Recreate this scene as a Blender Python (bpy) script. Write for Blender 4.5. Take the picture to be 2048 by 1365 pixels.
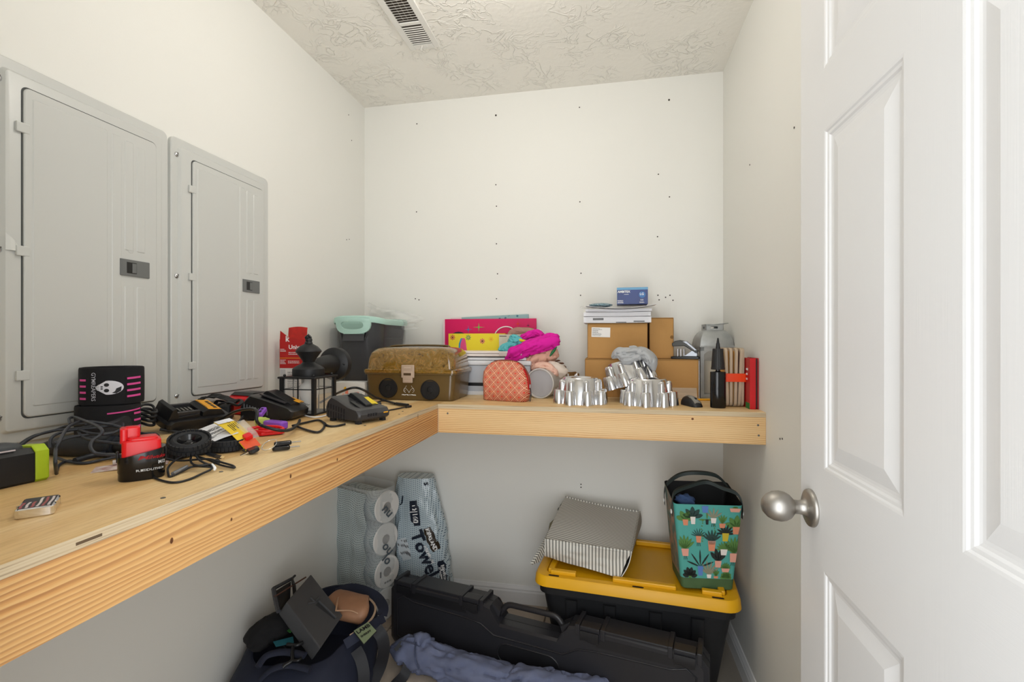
import bpy, bmesh, math, random
from mathutils import Vector as V, Matrix as MX, noise as NZ
for o in list(bpy.data.objects): bpy.data.objects.remove(o)
SC = bpy.context.scene
COL = SC.collection
PI = math.pi
# ---------------------------------------------------------------- camera
cam_data = bpy.data.cameras.new('camera')
cam_data.sensor_width = 36.0
cam_data.lens = 975.0 / 2048.0 * 36.0
cam_data.clip_start = 0.02
cam = bpy.data.objects.new('camera', cam_data)
COL.objects.link(cam)
cam.location = (0, 0, 1.25)
cam.rotation_euler = (PI / 2, 0, math.atan(194 / 975.0))
SC.camera = cam
# ---------------------------------------------------------------- world, lights, exposure
wd = bpy.data.worlds.new('hall_light')
SC.world = wd
wd.use_nodes = True
wd.node_tree.nodes['Background'].inputs[0].default_value = (0.86, 0.93, 1.0, 1)
wd.node_tree.nodes['Background'].inputs[1].default_value = 0.7
def area_light(name, loc, rot, sx, sy, power, col):
    l = bpy.data.lights.new(name, 'AREA'); l.shape = 'RECTANGLE'; l.size = sx; l.size_y = sy
    l.energy = power; l.color = col
    o = bpy.data.objects.new(name, l); COL.objects.link(o); o.location = loc; o.rotation_euler = rot
    return o
# area fill added in the doorway behind the camera to brighten the lower walls
area_light('doorway_fill', (0.02, -0.16, 1.10), (math.radians(90), 0, math.radians(18)), 0.72, 1.80, 19.5, (0.97, 0.99, 1.0))
BULB_STRENGTH = 188
vs = SC.view_settings
vs.view_transform = 'Standard'; vs.look = 'None'; vs.gamma = 1; vs.use_curve_mapping = False
vs.exposure = 0.06

# ---------------------------------------------------------------- helpers
def lin(c):
    if isinstance(c, str):
        c = tuple(int(c[i:i+2], 16) for i in (0, 2, 4))
    return tuple(((v/255)/12.92 if v <= 10 else ((v/255+0.055)/1.055)**2.4) for v in c) + (1,)
MATS = {}
def mat(name, col='808080', rough=0.5, metal=0.0, vary=None, bump=None, alpha=1.0, trans=0.0, ior=1.45, coat=0.0, emit=None, sss=0.0, spec=0.5, stretch=(1,1,1), build=None, aniso=0):
    """vary=(scale, colour2, contrast); bump=(scale, strength, distance)"""
    if name in MATS: return MATS[name]
    m = bpy.data.materials.new(name); m.use_nodes = True
    nt = m.node_tree; b = nt.nodes['Principled BSDF']
    I = b.inputs
    I['Base Color'].default_value = lin(col); I['Roughness'].default_value = rough; I['Metallic'].default_value = metal
    I['Alpha'].default_value = alpha; I['Transmission Weight'].default_value = trans; I['IOR'].default_value = ior
    I['Coat Weight'].default_value = coat; I['Specular IOR Level'].default_value = spec
    if sss: I['Subsurface Weight'].default_value = sss; I['Subsurface Radius'].default_value = (.01,.01,.01)
    if emit: I['Emission Color'].default_value = lin(emit[0]); I['Emission Strength'].default_value = emit[1]
    tc = None
    if vary or bump:
        tc = nt.nodes.new('ShaderNodeTexCoord'); mp = nt.nodes.new('ShaderNodeMapping')
        mp.inputs['Scale'].default_value = stretch
        nt.links.new(tc.outputs['Object'], mp.inputs['Vector'])
    if vary:
        n = nt.nodes.new('ShaderNodeTexNoise'); n.inputs['Scale'].default_value = vary[0]; n.inputs['Detail'].default_value = 5
        nt.links.new(mp.outputs[0], n.inputs['Vector'])
        r = nt.nodes.new('ShaderNodeValToRGB'); k = vary[2]
        r.color_ramp.elements[0].position = 0.5 - k; r.color_ramp.elements[1].position = 0.5 + k
        r.color_ramp.elements[0].color = lin(col); r.color_ramp.elements[1].color = lin(vary[1])
        nt.links.new(n.outputs[0], r.inputs[0]); nt.links.new(r.outputs[0], I['Base Color'])
    if bump:
        n = nt.nodes.new('ShaderNodeTexNoise'); n.inputs['Scale'].default_value = bump[0]; n.inputs['Detail'].default_value = 3
        nt.links.new(mp.outputs[0], n.inputs['Vector'])
        bp = nt.nodes.new('ShaderNodeBump'); bp.inputs['Strength'].default_value = bump[1]; bp.inputs['Distance'].default_value = bump[2]
        nt.links.new(n.outputs[0], bp.inputs['Height']); nt.links.new(bp.outputs[0], I['Normal'])
    if build: build(nt, b)
    MATS[name] = m
    return m
def tag(o, label=None, cat=None, group=None, kind=None):
    if label: o['label'] = label
    if cat: o['category'] = cat
    if group: o['group'] = group
    if kind: o['kind'] = kind
    return o
def thing(name, label, cat, loc=(0,0,0), rotz=0.0, group=None, rot=None):
    o = bpy.data.objects.new(name, None); COL.objects.link(o); o.empty_display_size = 0.02
    o.location = loc; o.rotation_euler = rot if rot else (0, 0, rotz)
    return tag(o, label, cat, group)
def obj(name, bm, m, parent=None, loc=(0,0,0), rot=(0,0,0), smooth=None, label=None, bevel=0):
    bmesh.ops.recalc_face_normals(bm, faces=bm.faces)
    if bevel:
        es = [e for e in bm.edges if len(e.link_faces) == 2 and e.calc_face_angle(0) > 0.6]
        bmesh.ops.bevel(bm, geom=es, offset=bevel, segments=2, profile=0.6, affect='EDGES', clamp_overlap=True)
    me = bpy.data.meshes.new(name); bm.to_mesh(me); bm.free()
    for mm in (m if isinstance(m, (list, tuple)) else [m]): me.materials.append(mm)
    if smooth is not None:
        me.polygons.foreach_set('use_smooth', [True]*len(me.polygons))
        me.set_sharp_from_angle(angle=math.radians(smooth))
    o = bpy.data.objects.new(name, me); COL.objects.link(o)
    o.location = loc; o.rotation_euler = rot
    if parent is not None: o.parent = parent
    if label: o['label'] = label
    return o
def copyobj(o, parent, loc=None, rot=None):
    c = o.copy(); COL.objects.link(c); c.parent = parent
    if loc is not None: c.location = loc
    if rot is not None: c.rotation_euler = rot
    return c
def bmn(): return bmesh.new()
def mi(bm, f0, i):
    bm.faces.ensure_lookup_table()
    for f in bm.faces[f0:]: f.material_index = i
def box(bm, x0, x1, y0, y1, z0, z1, i=0):
    v = [bm.verts.new(p) for p in ((x0,y0,z0),(x1,y0,z0),(x1,y1,z0),(x0,y1,z0),(x0,y0,z1),(x1,y0,z1),(x1,y1,z1),(x0,y1,z1))]
    for q in ((0,3,2,1),(4,5,6,7),(0,1,5,4),(1,2,6,5),(2,3,7,6),(3,0,4,7)):
        bm.faces.new([v[k] for k in q]).material_index = i
    return bm
def B(*a): return box(bmn(), *a)
def cbox(bm, c, s, i=0): return box(bm, c[0]-s[0]/2, c[0]+s[0]/2, c[1]-s[1]/2, c[1]+s[1]/2, c[2]-s[2]/2, c[2]+s[2]/2, i)
def loft(bm, rings, closed=True, cap=True, i=0, loop=False):
    vr = [[bm.verts.new(p) for p in r] for r in rings]
    n = len(rings[0]); m = len(vr)
    for a in range(m if loop else m-1):
        r0, r1 = vr[a], vr[(a+1) % m]
        for k in range(n if closed else n-1):
            f = bm.faces.new((r0[k], r0[(k+1) % n], r1[(k+1) % n], r1[k])); f.material_index = i
    if cap and closed and not loop:
        bm.faces.new(vr[0][::-1]).material_index = i; bm.faces.new(vr[-1]).material_index = i
    return bm
def circ(r, z, n=24, cx=0, cy=0, ry=None): 
    ry = r if ry is None else ry
    return [(cx + r*math.cos(2*PI*k/n), cy + ry*math.sin(2*PI*k/n), z) for k in range(n)]
def lathe(bm, prof, n=24, cap=True, i=0, cx=0, cy=0): return loft(bm, [circ(max(r, 1e-5), z, n, cx, cy) for r, z in prof], cap=cap, i=i)
def rrect(w, d, r, z, n=5, cx=0, cy=0):
    r = min(r, w/2-1e-5, d/2-1e-5); pts = []
    for qx, qy, a0 in ((1,1,0),(-1,1,PI/2),(-1,-1,PI),(1,-1,1.5*PI)):
        for k in range(n+1):
            a = a0 + PI/2*k/n
            pts.append((cx + qx*(w/2-r) + r*math.cos(a), cy + qy*(d/2-r) + r*math.sin(a), z))
    return pts
def rbox(bm, w, d, h, r, e=0.002, cx=0, cy=0, z0=0, n=4, i=0):
    """box with rounded vertical corners and a softened top and bottom edge"""
    return loft(bm, [rrect(w-2*e, d-2*e, r, z0, n, cx, cy), rrect(w, d, r+e*.4, z0+e, n, cx, cy), rrect(w, d, r+e*.4, z0+h-e, n, cx, cy), rrect(w-2*e, d-2*e, r, z0+h, n, cx, cy)], i=i)
def prism(bm, pts, a, b, axis='y', i=0):
    """extrude a 2-D outline between a and b along an axis"""
    f = {'x': lambda p, t: (t, p[0], p[1]), 'y': lambda p, t: (p[0], t, p[1]), 'z': lambda p, t: (p[0], p[1], t)}[axis]
    return loft(bm, [[f(p, a) for p in pts], [f(p, b) for p in pts]], i=i)
def smoothpath(pts, sub=6, closed=False):
    P = [V(p) for p in pts]; n = len(P); out = []
    if n < 3: return P
    for k in range(n if closed else n-1):
        p0 = P[(k-1) % n] if closed or k > 0 else P[0]*2-P[1]
        p1 = P[k]; p2 = P[(k+1) % n]
        p3 = P[(k+2) % n] if closed or k+2 < n else P[-1]*2-P[-2]
        for s in range(sub):
            t = s/sub
            out.append(0.5*((2*p1)+(p2-p0)*t+(2*p0-5*p1+4*p2-p3)*t*t+(3*p1-p0-3*p2+p3)*t*t*t))
    if not closed: out.append(P[-1])
    return out
def tube(bm, pts, r, n=8, sub=6, closed=False, flat=1.0, i=0):
    P = smoothpath(pts, sub, closed) if sub > 1 else [V(p) for p in pts]
    m = len(P); rings = []; up = None
    for k in range(m):
        if closed: t = P[(k+1) % m]-P[k-1]
        else: t = P[min(k+1, m-1)]-P[max(k-1, 0)]
        if t.length < 1e-9: t = V((0,0,1))
        t.normalize()
        if up is None:
            up = V((0,0,1)) if abs(t.z) < .9 else V((1,0,0))
        up = (up - t*up.dot(t))
        if up.length < 1e-6: up = V((1,0,0)) - t*t.x
        up.normalize(); s = t.cross(up)
        rr = r(k/(m-1)) if callable(r) else r
        rings.append([P[k] + s*(rr*math.cos(2*PI*q/n)) + up*(rr*flat*math.sin(2*PI*q/n)) for q in range(n)])
    return loft(bm, rings, cap=not closed, loop=closed, i=i)
def sheet(bm, fn, nu, nv, i=0):
    g = [[bm.verts.new(fn(u/nu, v/nv)) for u in range(nu+1)] for v in range(nv+1)]
    for v in range(nv):
        for u in range(nu):
            bm.faces.new((g[v][u], g[v][u+1], g[v+1][u+1], g[v+1][u])).material_index = i
    return bm
def thick(bm, t):
    """give a sheet real thickness"""
    bmesh.ops.recalc_face_normals(bm, faces=bm.faces)
    bmesh.ops.solidify(bm, geom=bm.faces[:], thickness=t)
    return bm
def fbm(p, s, o=0.0): return NZ.fractal(V(p)*s + V((o, o*1.7, -o)), 0.8, 2.0, 3)
def blob(bm, fn, sub=4, i=0):
    """ico sphere whose unit points are mapped by fn"""
    r = bmesh.ops.create_icosphere(bm, subdivisions=sub, radius=1)
    for v in r['verts']: v.co = V(fn(v.co.copy()))
    return bm
def xf(bm, mx, since=0):
    bm.verts.ensure_lookup_table()
    for v in bm.verts[since:]: v.co = mx @ v.co
    return bm
def R(ax, deg): return MX.Rotation(math.radians(deg), 4, ax)
def T(*p): return MX.Translation(V(p))
def rectloft(bm, w, h, prof, i=0):
    """nested rectangles in the XZ plane facing -Y; prof = (inset, depth)"""
    return loft(bm, [[(-w/2+s, y, -h/2+s), (w/2-s, y, -h/2+s), (w/2-s, y, h/2-s), (-w/2+s, y, h/2-s)] for s, y in prof], cap=False, i=i)
def text(s, size, m, parent, loc, rot=(PI/2,0,0), name='lettering', ax='LEFT', ay='BOTTOM', bold=0.0, sx=1.0, ext=0.0002, warp=None, shear=0.0, sp=1.0):
    cu = bpy.data.curves.new(name, 'FONT'); cu.body = s; cu.size = size; cu.align_x = ax; cu.align_y = ay
    cu.offset = bold; cu.extrude = ext; cu.resolution_u = 2; cu.shear = shear; cu.space_character = sp
    t = bpy.data.objects.new('tmp', cu)
    me = bpy.data.meshes.new_from_object(t); bpy.data.objects.remove(t); bpy.data.curves.remove(cu)
    for v in me.vertices:
        v.co.x *= sx
        if warp: v.co = V(warp(v.co))
    me.materials.clear(); me.materials.append(m); me.name = name
    o = bpy.data.objects.new(name, me); COL.objects.link(o); o.location = loc; o.rotation_euler = rot; o.parent = parent
    return o
def textlines(n, w, h, m, parent, loc, rot, seed=0, name='fine_print'):
    """rows of illegibly small print"""
    rnd = random.Random(seed); bm = bmn(); st = h/n
    for k in range(n):
        x = 0; y = -k*st; L = w*rnd.uniform(.55, 1)
        while x < L:
            q = w*rnd.uniform(.04, .14)
            box(bm, x, min(x+q, L), y-st*.28, y+st*.12, 0, .0002); x += q + w*.025
    o = obj(name, bm, m, parent, loc, rot)
    return o
# shared materials
WHITE = mat('white_print', 'f2f2f2', .6); BLACKP = mat('black_print', '15151a', .6)
BLACK_PL = mat('black_plastic', '17181b', .38, bump=(900, .05, .001)); BLACK_GL = mat('gloss_black_plastic', '101012', .16)
RUBBER = mat('black_rubber', '1b1c1f', .72); CABLE = mat('black_cable', '1a1b1e', .42); GCABLE = mat('charcoal_cable', '2c2f36', .38)
STEEL = mat('steel', 'c9c9cb', .25, 1); CHROME = mat('chrome', 'e6e6e8', .1, 1); NICKEL = mat('brushed_nickel', 'a7a39d', .42, 1)
S = 1.02      # height of the plywood shelf tops
# ================================================================ THE ROOM
XL, XR, YB, YF, ZC = -1.222, 0.494, 2.291, 0.235, 2.44
wallm = mat('wall_paint', 'e9e8e2', .55, bump=(260, .12, .0012))
def ceil_build(nt, b):
    N = nt.nodes; L = nt.links
    tc = N.new('ShaderNodeTexCoord')
    n1 = N.new('ShaderNodeTexNoise'); n1.inputs['Scale'].default_value = 13; n1.inputs['Detail'].default_value = 3; n1.inputs['Distortion'].default_value = 1.6
    ab = N.new('ShaderNodeMath'); ab.operation = 'SUBTRACT'; ab.inputs[1].default_value = .5
    a2 = N.new('ShaderNodeMath'); a2.operation = 'ABSOLUTE'
    rp = N.new('ShaderNodeValToRGB'); rp.color_ramp.elements[0].position = 0; rp.color_ramp.elements[1].position = .05
    rp.color_ramp.elements[0].color = (1,1,1,1); rp.color_ramp.elements[1].color = (0,0,0,1)
    n2 = N.new('ShaderNodeTexNoise'); n2.inputs['Scale'].default_value = 5; n2.inputs['Detail'].default_value = 2
    r2 = N.new('ShaderNodeValToRGB'); r2.color_ramp.elements[0].position = .42; r2.color_ramp.elements[1].position = .6
    n3 = N.new('ShaderNodeTexNoise'); n3.inputs['Scale'].default_value = 45; n3.inputs['Detail'].default_value = 3
    mu = N.new('ShaderNodeMath'); mu.operation = 'MULTIPLY'
    ad = N.new('ShaderNodeMath'); ad.operation = 'MULTIPLY_ADD'; ad.inputs[1].default_value = .35
    bp = N.new('ShaderNodeBump'); bp.inputs['Strength'].default_value = .65; bp.inputs['Distance'].default_value = .005
    for n in (n1, n2, n3): L.new(tc.outputs['Object'], n.inputs['Vector'])
    L.new(n1.outputs[0], ab.inputs[0]); L.new(ab.outputs[0], a2.inputs[0]); L.new(a2.outputs[0], rp.inputs[0])
    L.new(n2.outputs[0], r2.inputs[0]); L.new(rp.outputs[0], mu.inputs[0]); L.new(r2.outputs[0], mu.inputs[1])
    L.new(n3.outputs[0], ad.inputs[0]); L.new(mu.outputs[0], ad.inputs[2]); L.new(ad.outputs[0], bp.inputs['Height'])
    L.new(bp.outputs[0], b.inputs['Normal'])
ceilm = mat('ceiling_knockdown', 'f2efe7', .45, build=ceil_build)
trimm = mat('white_trim_paint', 'e4e4e4', .35)
def struct(name, bm, m, label, **k):
    return tag(obj(name, bm, m, **k), label, kind='structure')
wb = struct('wall_back', B(XL-.1, XR+.1, YB, YB+.1, 0, ZC), wallm, 'off-white painted back wall dotted with old nail holes')
wl = struct('wall_left', B(XL-.1, XL, YF-.1, YB, 0, ZC), wallm, 'off-white painted left wall behind the grey electrical panels')
wr = struct('wall_right', B(XR, XR+.1, YF-.1, YB, 0, ZC), wallm, 'off-white painted right wall beside the open door')
bm = bmn()
box(bm, XL, -.43, YF-.11, YF, 0, ZC); box(bm, .415, XR, YF-.11, YF, 0, ZC); box(bm, -.43, .415, YF-.11, YF, 2.06, ZC)
struct('wall_front', bm, wallm, 'off-white wall around the doorway the picture is taken from')
struct('ceiling', B(XL-.1, XR+.1, YF-.1, YB+.1, ZC, ZC+.08), ceilm, 'cream ceiling with a skip-trowel plaster texture')
# floor with single tiles
fl = struct('floor', B(XL, XR, YF-.9, YB, -.06, -.006), mat('grout', '8f877c', .9), 'beige tiled floor')
tilem = mat('beige_tile', 'bfb0a0', .4, vary=(9, 'a89a8b', .25))
bm = bmn(); rbox(bm, .322, .322, .008, .003, .0015, z0=-.008)
t0 = None
for ix in range(6):
    for iy in range(7):
        x = XL+.02+.328*ix+.1; y = YB-.15-.328*iy
        if x+.164 > XR+.15 or y < .1: continue
        if x+.161 > XR or x-.161 < XL:
            w0, w1 = max(x-.161, XL), min(x+.161, XR)
            if w1-w0 < .03: continue
            obj('tile', B(w0, w1, y-.161, min(y+.161, YB), -.008, 0), tilem, fl)
            continue
        if t0 is None: t0 = obj('tile', bm, tilem, fl, (x, y, 0))
        else: copyobj(t0, fl, (x, y, 0))
# baseboards with a stepped profile
def baseboard(name, a, b, nrm, label):
    a, b, n = V(a), V(b), V(nrm)
    pr = [(0,0),(.013,0),(.013,.055),(.010,.062),(.011,.068),(.006,.078),(.004,.083),(0,.085)]
    bm = bmn(); loft(bm, [[a+n*p+V((0,0,h)) for p, h in pr], [b+n*p+V((0,0,h)) for p, h in pr]])
    return struct(name, bm, trimm, label)
baseboard('baseboard_back', (XL+.014, YB, 0), (XR-.014, YB, 0), (0,-1,0), 'white moulded baseboard along the back wall')
baseboard('baseboard_right', (XR, YF, 0), (XR, YB, 0), (-1,0,0), 'white moulded baseboard along the right wall')
baseboard('baseboard_left', (XL, YF, 0), (XL, YB, 0), (1,0,0), 'white moulded baseboard along the left wall')
# old screw and nail holes in the drywall
holem = mat('hole_dark', '3a352f', .9); plugm = mat('wall_plug', 'c9b9a0', .6)
def hole(x, z, wall, r=.003, m=holem, name='nail_hole'):
    bm = bmn(); lathe(bm, [(r, 0), (r, .0008)], 8)
    if wall is wb: obj(name, bm, m, wb, (x, YB-.0006, z), (PI/2, 0, 0))
    else: obj(name, bm, m, wall, ((XR-.0006) if wall is wr else XL+.0006, x, z), (0, -PI/2 if wall is wr else PI/2, 0))
for x, z in [(-.535,2.339),(-.135,2.34),(.265,2.336),(-.939,2.333),(-.941,1.894),(-.535,2.004),(-.532,1.9),(-.133,1.899),(.219,2.004),(.267,1.899),(-.532,1.719),(.215,1.722),(-.128,1.566),(-.532,1.454),(-.947,1.461),(-.928,1.455),(-.527,1.574),(.217,1.457),(.222,1.436),(.25,1.447),(.269,1.456),(.282,1.433),(-.13,1.463),(-.128,.568),(-.128,.582)]:
    hole(x, z, wb, .0045 if (x, z) in ((.265,2.336),(-.535,2.339)) else .003)
for y, z in [(1.448,1.83),(1.541,.966),(1.874,1.88),(1.56,.962)]: hole(y, z, wr, .003)
for y, z in [(2.134,2.332),(2.162,2.221),(2.116,1.731),(2.14,1.738)]: hole(y, z, wl, .0025)
# ceiling lamp: porcelain holder and bare bulb above the frame
lamp = thing('ceiling_lamp', 'bare bulb in a white porcelain holder on the ceiling', 'lamp', (-.36, 1.22, ZC))
bm = bmn(); lathe(bm, [(.055,0),(.055,-.012),(.045,-.03),(.026,-.045),(.024,-.052)], 24); obj('lamp_holder', bm, mat('porcelain','eeeeea',.2), lamp, smooth=40)
bm = bmn(); lathe(bm, [(.013,-.050),(.014,-.062),(.024,-.08),(.030,-.098),(.030,-.112),(.022,-.13),(.010,-.139),(.001,-.141)], 20)
obj('bulb', bm, mat('lit_bulb','ffffff',.5, emit=('fffaf3', BULB_STRENGTH)), lamp, smooth=60)
# ceiling vent: frame with two banks of louvres tilted opposite ways
vent = thing('ceiling_vent', 'white metal ceiling air vent with two banks of louvres', 'vent', (-.7285, 1.705, ZC))
vm = mat('white_enamel','e6e4de',.3); W2, L2 = .0635, .162
bm = bmn()
for (ax0, ax1, ay0, ay1) in ((-W2,-.040,-L2,L2),(.040,W2,-L2,L2),(-.040,.040,.132,L2),(-.040,.040,-L2,-.132)):
    box(bm, ax0, ax1, ay0, ay1, -.007, -.0005)
box(bm, -.04, .04, -.004, .012, -.0075, -.002)
obj('frame', bm, vm, vent, bevel=.0015)
obj('duct_cavity', B(-.040,.040,-.132,.132,-.0012,-.0006), mat('duct_dark','4a4138',.9), vent)
bmA = bmn(); prism(bmA, [(-.0030,-.0072),(-.0018,-.0078),(.0040,-.0024),(.0030,-.0018)], -.040, .040, 'x')
bmB = bmn(); prism(bmB, [(.0026,-.0072),(.0022,-.0078),(-.0022,-.0066),(-.0018,-.0058)], -.040, .040, 'x')
sA = sB = None
for k in range(9):
    y = .024+.0122*k
    if sA is None: sA = obj('louvre', bmB, vm, vent, (0, y, 0))
    else: copyobj(sA, vent, (0, y, 0))
    y = -.016-.0132*k
    if sB is None: sB = obj('louvre', bmA, vm, vent, (0, y, 0))
    else: copyobj(sB, vent, (0, y, 0))
for x in (-.018, .0, .018): obj('damper_blade', B(x-.002, x+.002, -.13, -.01, -.0014, -.0011), mat('damper_grey','8a8478',.6), vent)
bm = bmn(); tube(bm, [(-.006,.139,-.006),(-.008,.143,-.012),(-.014,.147,-.015),(-.012,.153,-.017)], .0024, 6); obj('damper_lever', bm, vm, vent, smooth=60)
bm = bmn(); lathe(bm, [(.003,-.0068),(.003,-.0085),(.001,-.0092)], 10); obj('screw', bm, vm, vent, (.012,.147,0), smooth=40)
# ---------------------------------------------------------------- six-panel door, open flat beside the right wall
def door_build(vertical):
    def f(nt, b):
        N = nt.nodes; L = nt.links
        tc = N.new('ShaderNodeTexCoord'); mp = N.new('ShaderNodeMapping')
        mp.inputs['Scale'].default_value = (420, 420, 5) if vertical else (6, 6, 420)
        n = N.new('ShaderNodeTexNoise'); n.inputs['Scale'].default_value = 1; n.inputs['Detail'].default_value = 2; n.inputs['Distortion'].default_value = .6
        bp = N.new('ShaderNodeBump'); bp.inputs['Strength'].default_value = .16; bp.inputs['Distance'].default_value = .0006
        L.new(tc.outputs['Object'], mp.inputs[0]); L.new(mp.outputs[0], n.inputs['Vector']); L.new(n.outputs[0], bp.inputs['Height']); L.new(bp.outputs[0], b.inputs['Normal'])
    return f
dm_v = mat('door_paint_stile','e2e2e2',.38, build=door_build(True)); dm_h = mat('door_paint_rail','e2e2e2',.38, build=door_build(False))
DY0, DY1, DX = .262, 1.042, .367       # hinge edge, lock edge, room-side face
door = thing('door_1', 'white six-panel door standing open on the right', None, (DX, DY0, 0)); door['kind'] = 'structure'
# local frame: x runs from the lock edge (0) to the hinge edge, facing -y; z up
dl = bpy.data.objects.new('door_leaf', None); COL.objects.link(dl); dl.parent = door; dl.location = (0, DY1-DY0, .012); dl.rotation_euler = (0, 0, -PI/2)
DW = DY1-DY0; TH = .035; cols = [(.104,.338),(.443,.676)]; rows = [(.228,.837),(1.014,1.605),(1.712,1.905)]
for a, b2 in ((0,.104),(.338,.443),(.676,DW)):
    obj('stile', B(a, b2, 0, TH, 0, 2.03), dm_v, dl)
for a, b2 in cols:
    zs = [0]+[q for r in rows for q in r]+[2.03]
    for k in range(0, len(zs), 2): obj('rail', B(a, b2, 0, TH, zs[k], zs[k+1]), dm_h, dl)
    for z0, z1 in rows:
        bm = bmn(); prof = [(0,0),(.004,.0008),(.0065,.0030),(.0112,.0036),(.0142,.0060),(.018,.0068),(.0225,.0070),(.0475,.0018),(.0485,.0016)]
        rectloft(bm, b2-a, z1-z0, prof)
        s, y = prof[-1]; w, h = (b2-a)/2-s, (z1-z0)/2-s
        bm.faces.new([bm.verts.new(p) for p in ((-w,y,-h),(w,y,-h),(w,y,h),(-w,y,h))])
        n0 = len(bm.verts); box(bm, -(b2-a)/2, (b2-a)/2, .012, TH, -(z1-z0)/2, (z1-z0)/2)
        obj('panel', bm, dm_v, dl, ((a+b2)/2, 0, (z0+z1)/2))
kn = thing('door_knob', None, None); kn.parent = door; kn.location = (0, DY1-DY0-.052, .942); kn.rotation_euler = (0, 0, -PI/2); kn['label'] = 'brushed nickel egg-shaped door knob'
bm = bmn(); lathe(bm, [(.034,0),(.0345,.002),(.033,.0065),(.028,.009),(.018,.0105),(.014,.014),(.0125,.022),(.0128,.030),(.016,.033),(.022,.038),(.0262,.046),(.0278,.055),(.0262,.066),(.021,.076),(.012,.084),(.004,.0865),(.0005,.087)], 36)
obj('knob', bm, NICKEL, kn, rot=(PI/2,0,0), smooth=50)
bm = bmn(); lathe(bm, [(.034,0),(.0345,.002),(.033,.0065),(.028,.009),(.0128,.020),(.022,.028),(.0262,.036),(.021,.046),(.0005,.05)], 30)
obj('knob', bm, NICKEL, kn, (0, TH, 0), (-PI/2,0,0), smooth=50)
for z in (.25, 1.03, 1.8):
    bm = bmn(); lathe(bm, [(.006,0),(.006,.09)], 10); obj('hinge', bm, NICKEL, door, (.036, -.006, z), smooth=40)
# ---------------------------------------------------------------- grey electrical panels on the left wall
gm = mat('panel_grey','cacbc7',.34, bump=(700,.03,.0006)); gdm = mat('latch_grey','6e706f',.45)
def epanel(y0, y1, dy0, dy1, label, ribs):
    t = thing('electrical_panel', label, 'panel', (XL, y0, 1.036), PI/2, 'grey electrical panels')
    # local: x along the wall away from the camera, -y out of the wall into the room (rot +90)
    w, h = y1-y0, .797; d0, d1 = dy0-y0, dy1-y0; cx, cz = w/2, h/2
    def rr(wd, ht, r, y, n=5, ox=0, oz=0): return [(cx+ox+p[0], y, cz+oz+p[1]) for p in rrect(wd, ht, r, 0, n)]
    bm = bmn()
    loft(bm, [rr(w,h,.016,0), rr(w,h,.016,-.009), rr(w-.005,h-.005,.014,-.0115), rr(w-.042,h-.046,.010,-.0115), rr(w-.052,h-.056,.008,-.0185), rr(w-.058,h-.062,.007,-.0195)], cap=True)
    obj('cover', bm, gm, t, smooth=30)
    dw, dh = d1-d0, .692; dcx = (d0+d1)/2-cx; dcz = .3955-cz+.004
    bm = bmn(); loft(bm, [rr(dw+.006,dh+.006,.013,-.0190,5,dcx,dcz), rr(dw+.006,dh+.006,.013,-.0198,5,dcx,dcz)]); obj('door_gap', bm, mat('seam_dark','4b4d4c',.7), t)
    dr = thing('panel_door', None, None); dr.parent = t
    bm = bmn(); loft(bm, [rr(dw,dh,.012,-.0196,5,dcx,dcz), rr(dw,dh,.012,-.0230,5,dcx,dcz), rr(dw-.004,dh-.004,.010,-.0245,5,dcx,dcz)])
    obj('leaf', bm, gm, dr, smooth=30)
    # pressed fields and ribs on the leaf
    def press(x0, x1, z0, z1, y=-.0245, up=.0016):
        bm = bmn(); ox, oz = (x0+x1)/2-cx, (z0+z1)/2-cz
        loft(bm, [rr(x1-x0, z1-z0, .004, y, 3, ox, oz), rr(x1-x0-.004, z1-z0-.004, .003, y-up, 3, ox, oz)])
        obj('pressed_rib', bm, gm, dr, smooth=30)
    b0 = dcz+cz-dh/2
    press(d0+.014, d0+.172, b0+.022, b0+dh-.018)
    for k, a in enumerate((.182, .214, .246)):
        press(d0+a, d0+a+.024, b0+.39 if k else b0+.03, b0+dh-.020-.004*k)
        if k: press(d0+a, d0+a+.024, b0+.03, b0+.30)
    lz = .4
    la = thing('latch', None, None); la.parent = t
    bx = d1-.103
    obj('latch_plate', B(bx, bx+.079, -.0285, -.0235, lz-.021, lz+.021), gdm, t, bevel=.0015)
    obj('latch_recess', B(bx+.016, bx+.042, -.0290, -.0284, lz-.014, lz+.014), mat('latch_black','1a1a1a',.4), t)
    obj('latch_tab', B(bx+.030, bx+.041, -.0296, -.0288, lz-.012, lz+.012), gdm, t)
    bpy.data.objects.remove(la)
    bm = bmn(); lathe(bm, [(.0085,0),(.0085,.0006),(.007,.001)], 16); obj('knockout', bm, gm, t, (bx+.03,-.0245,lz+.046), (PI/2,0,0), smooth=40)
    for z in (.142, .402, .659):
        bm = bmn(); cbox(bm, (d0-.002,-.0225,z), (.024,.006,.021)); obj('hinge_tab', bm, gm, t, bevel=.002)
    for x in (.018, w-.032):
        for z in (.057, .400, .747):
            bm = bmn(); lathe(bm, [(.0075,0),(.0075,.001),(.006,.003),(.002,.004),(.0003,.0042)], 14)
            s = obj('screw', bm, STEEL, t, (x, -.0113 if x < .1 else -.0113, z), (PI/2,0,0), smooth=40)
            obj('slot', B(-.006,.006,-.0008,.0008,.0033,.0042), mat('slot_dark','55524e',.7), s, rot=(0,0,.6+z))
    if ribs:
        bm = bmn(); sheet(bm, lambda u, v: (d0-.030+.02*u, -.0204-.004*math.sin(3*u), .40+.035*v*(1-.6*u)), 3, 2); thick(bm, .0006)
        obj('torn_sticker', bm, mat('sticker','d7d8d4',.5), t)
    return t
epanel(.745, 1.150, .800, 1.104, 'larger-looking grey metal electrical panel nearest the camera, behind the wraps', True)
epanel(1.160, 1.560, 1.222, 1.519, 'grey metal electrical panel farther along the wall, to the right', False)
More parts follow.
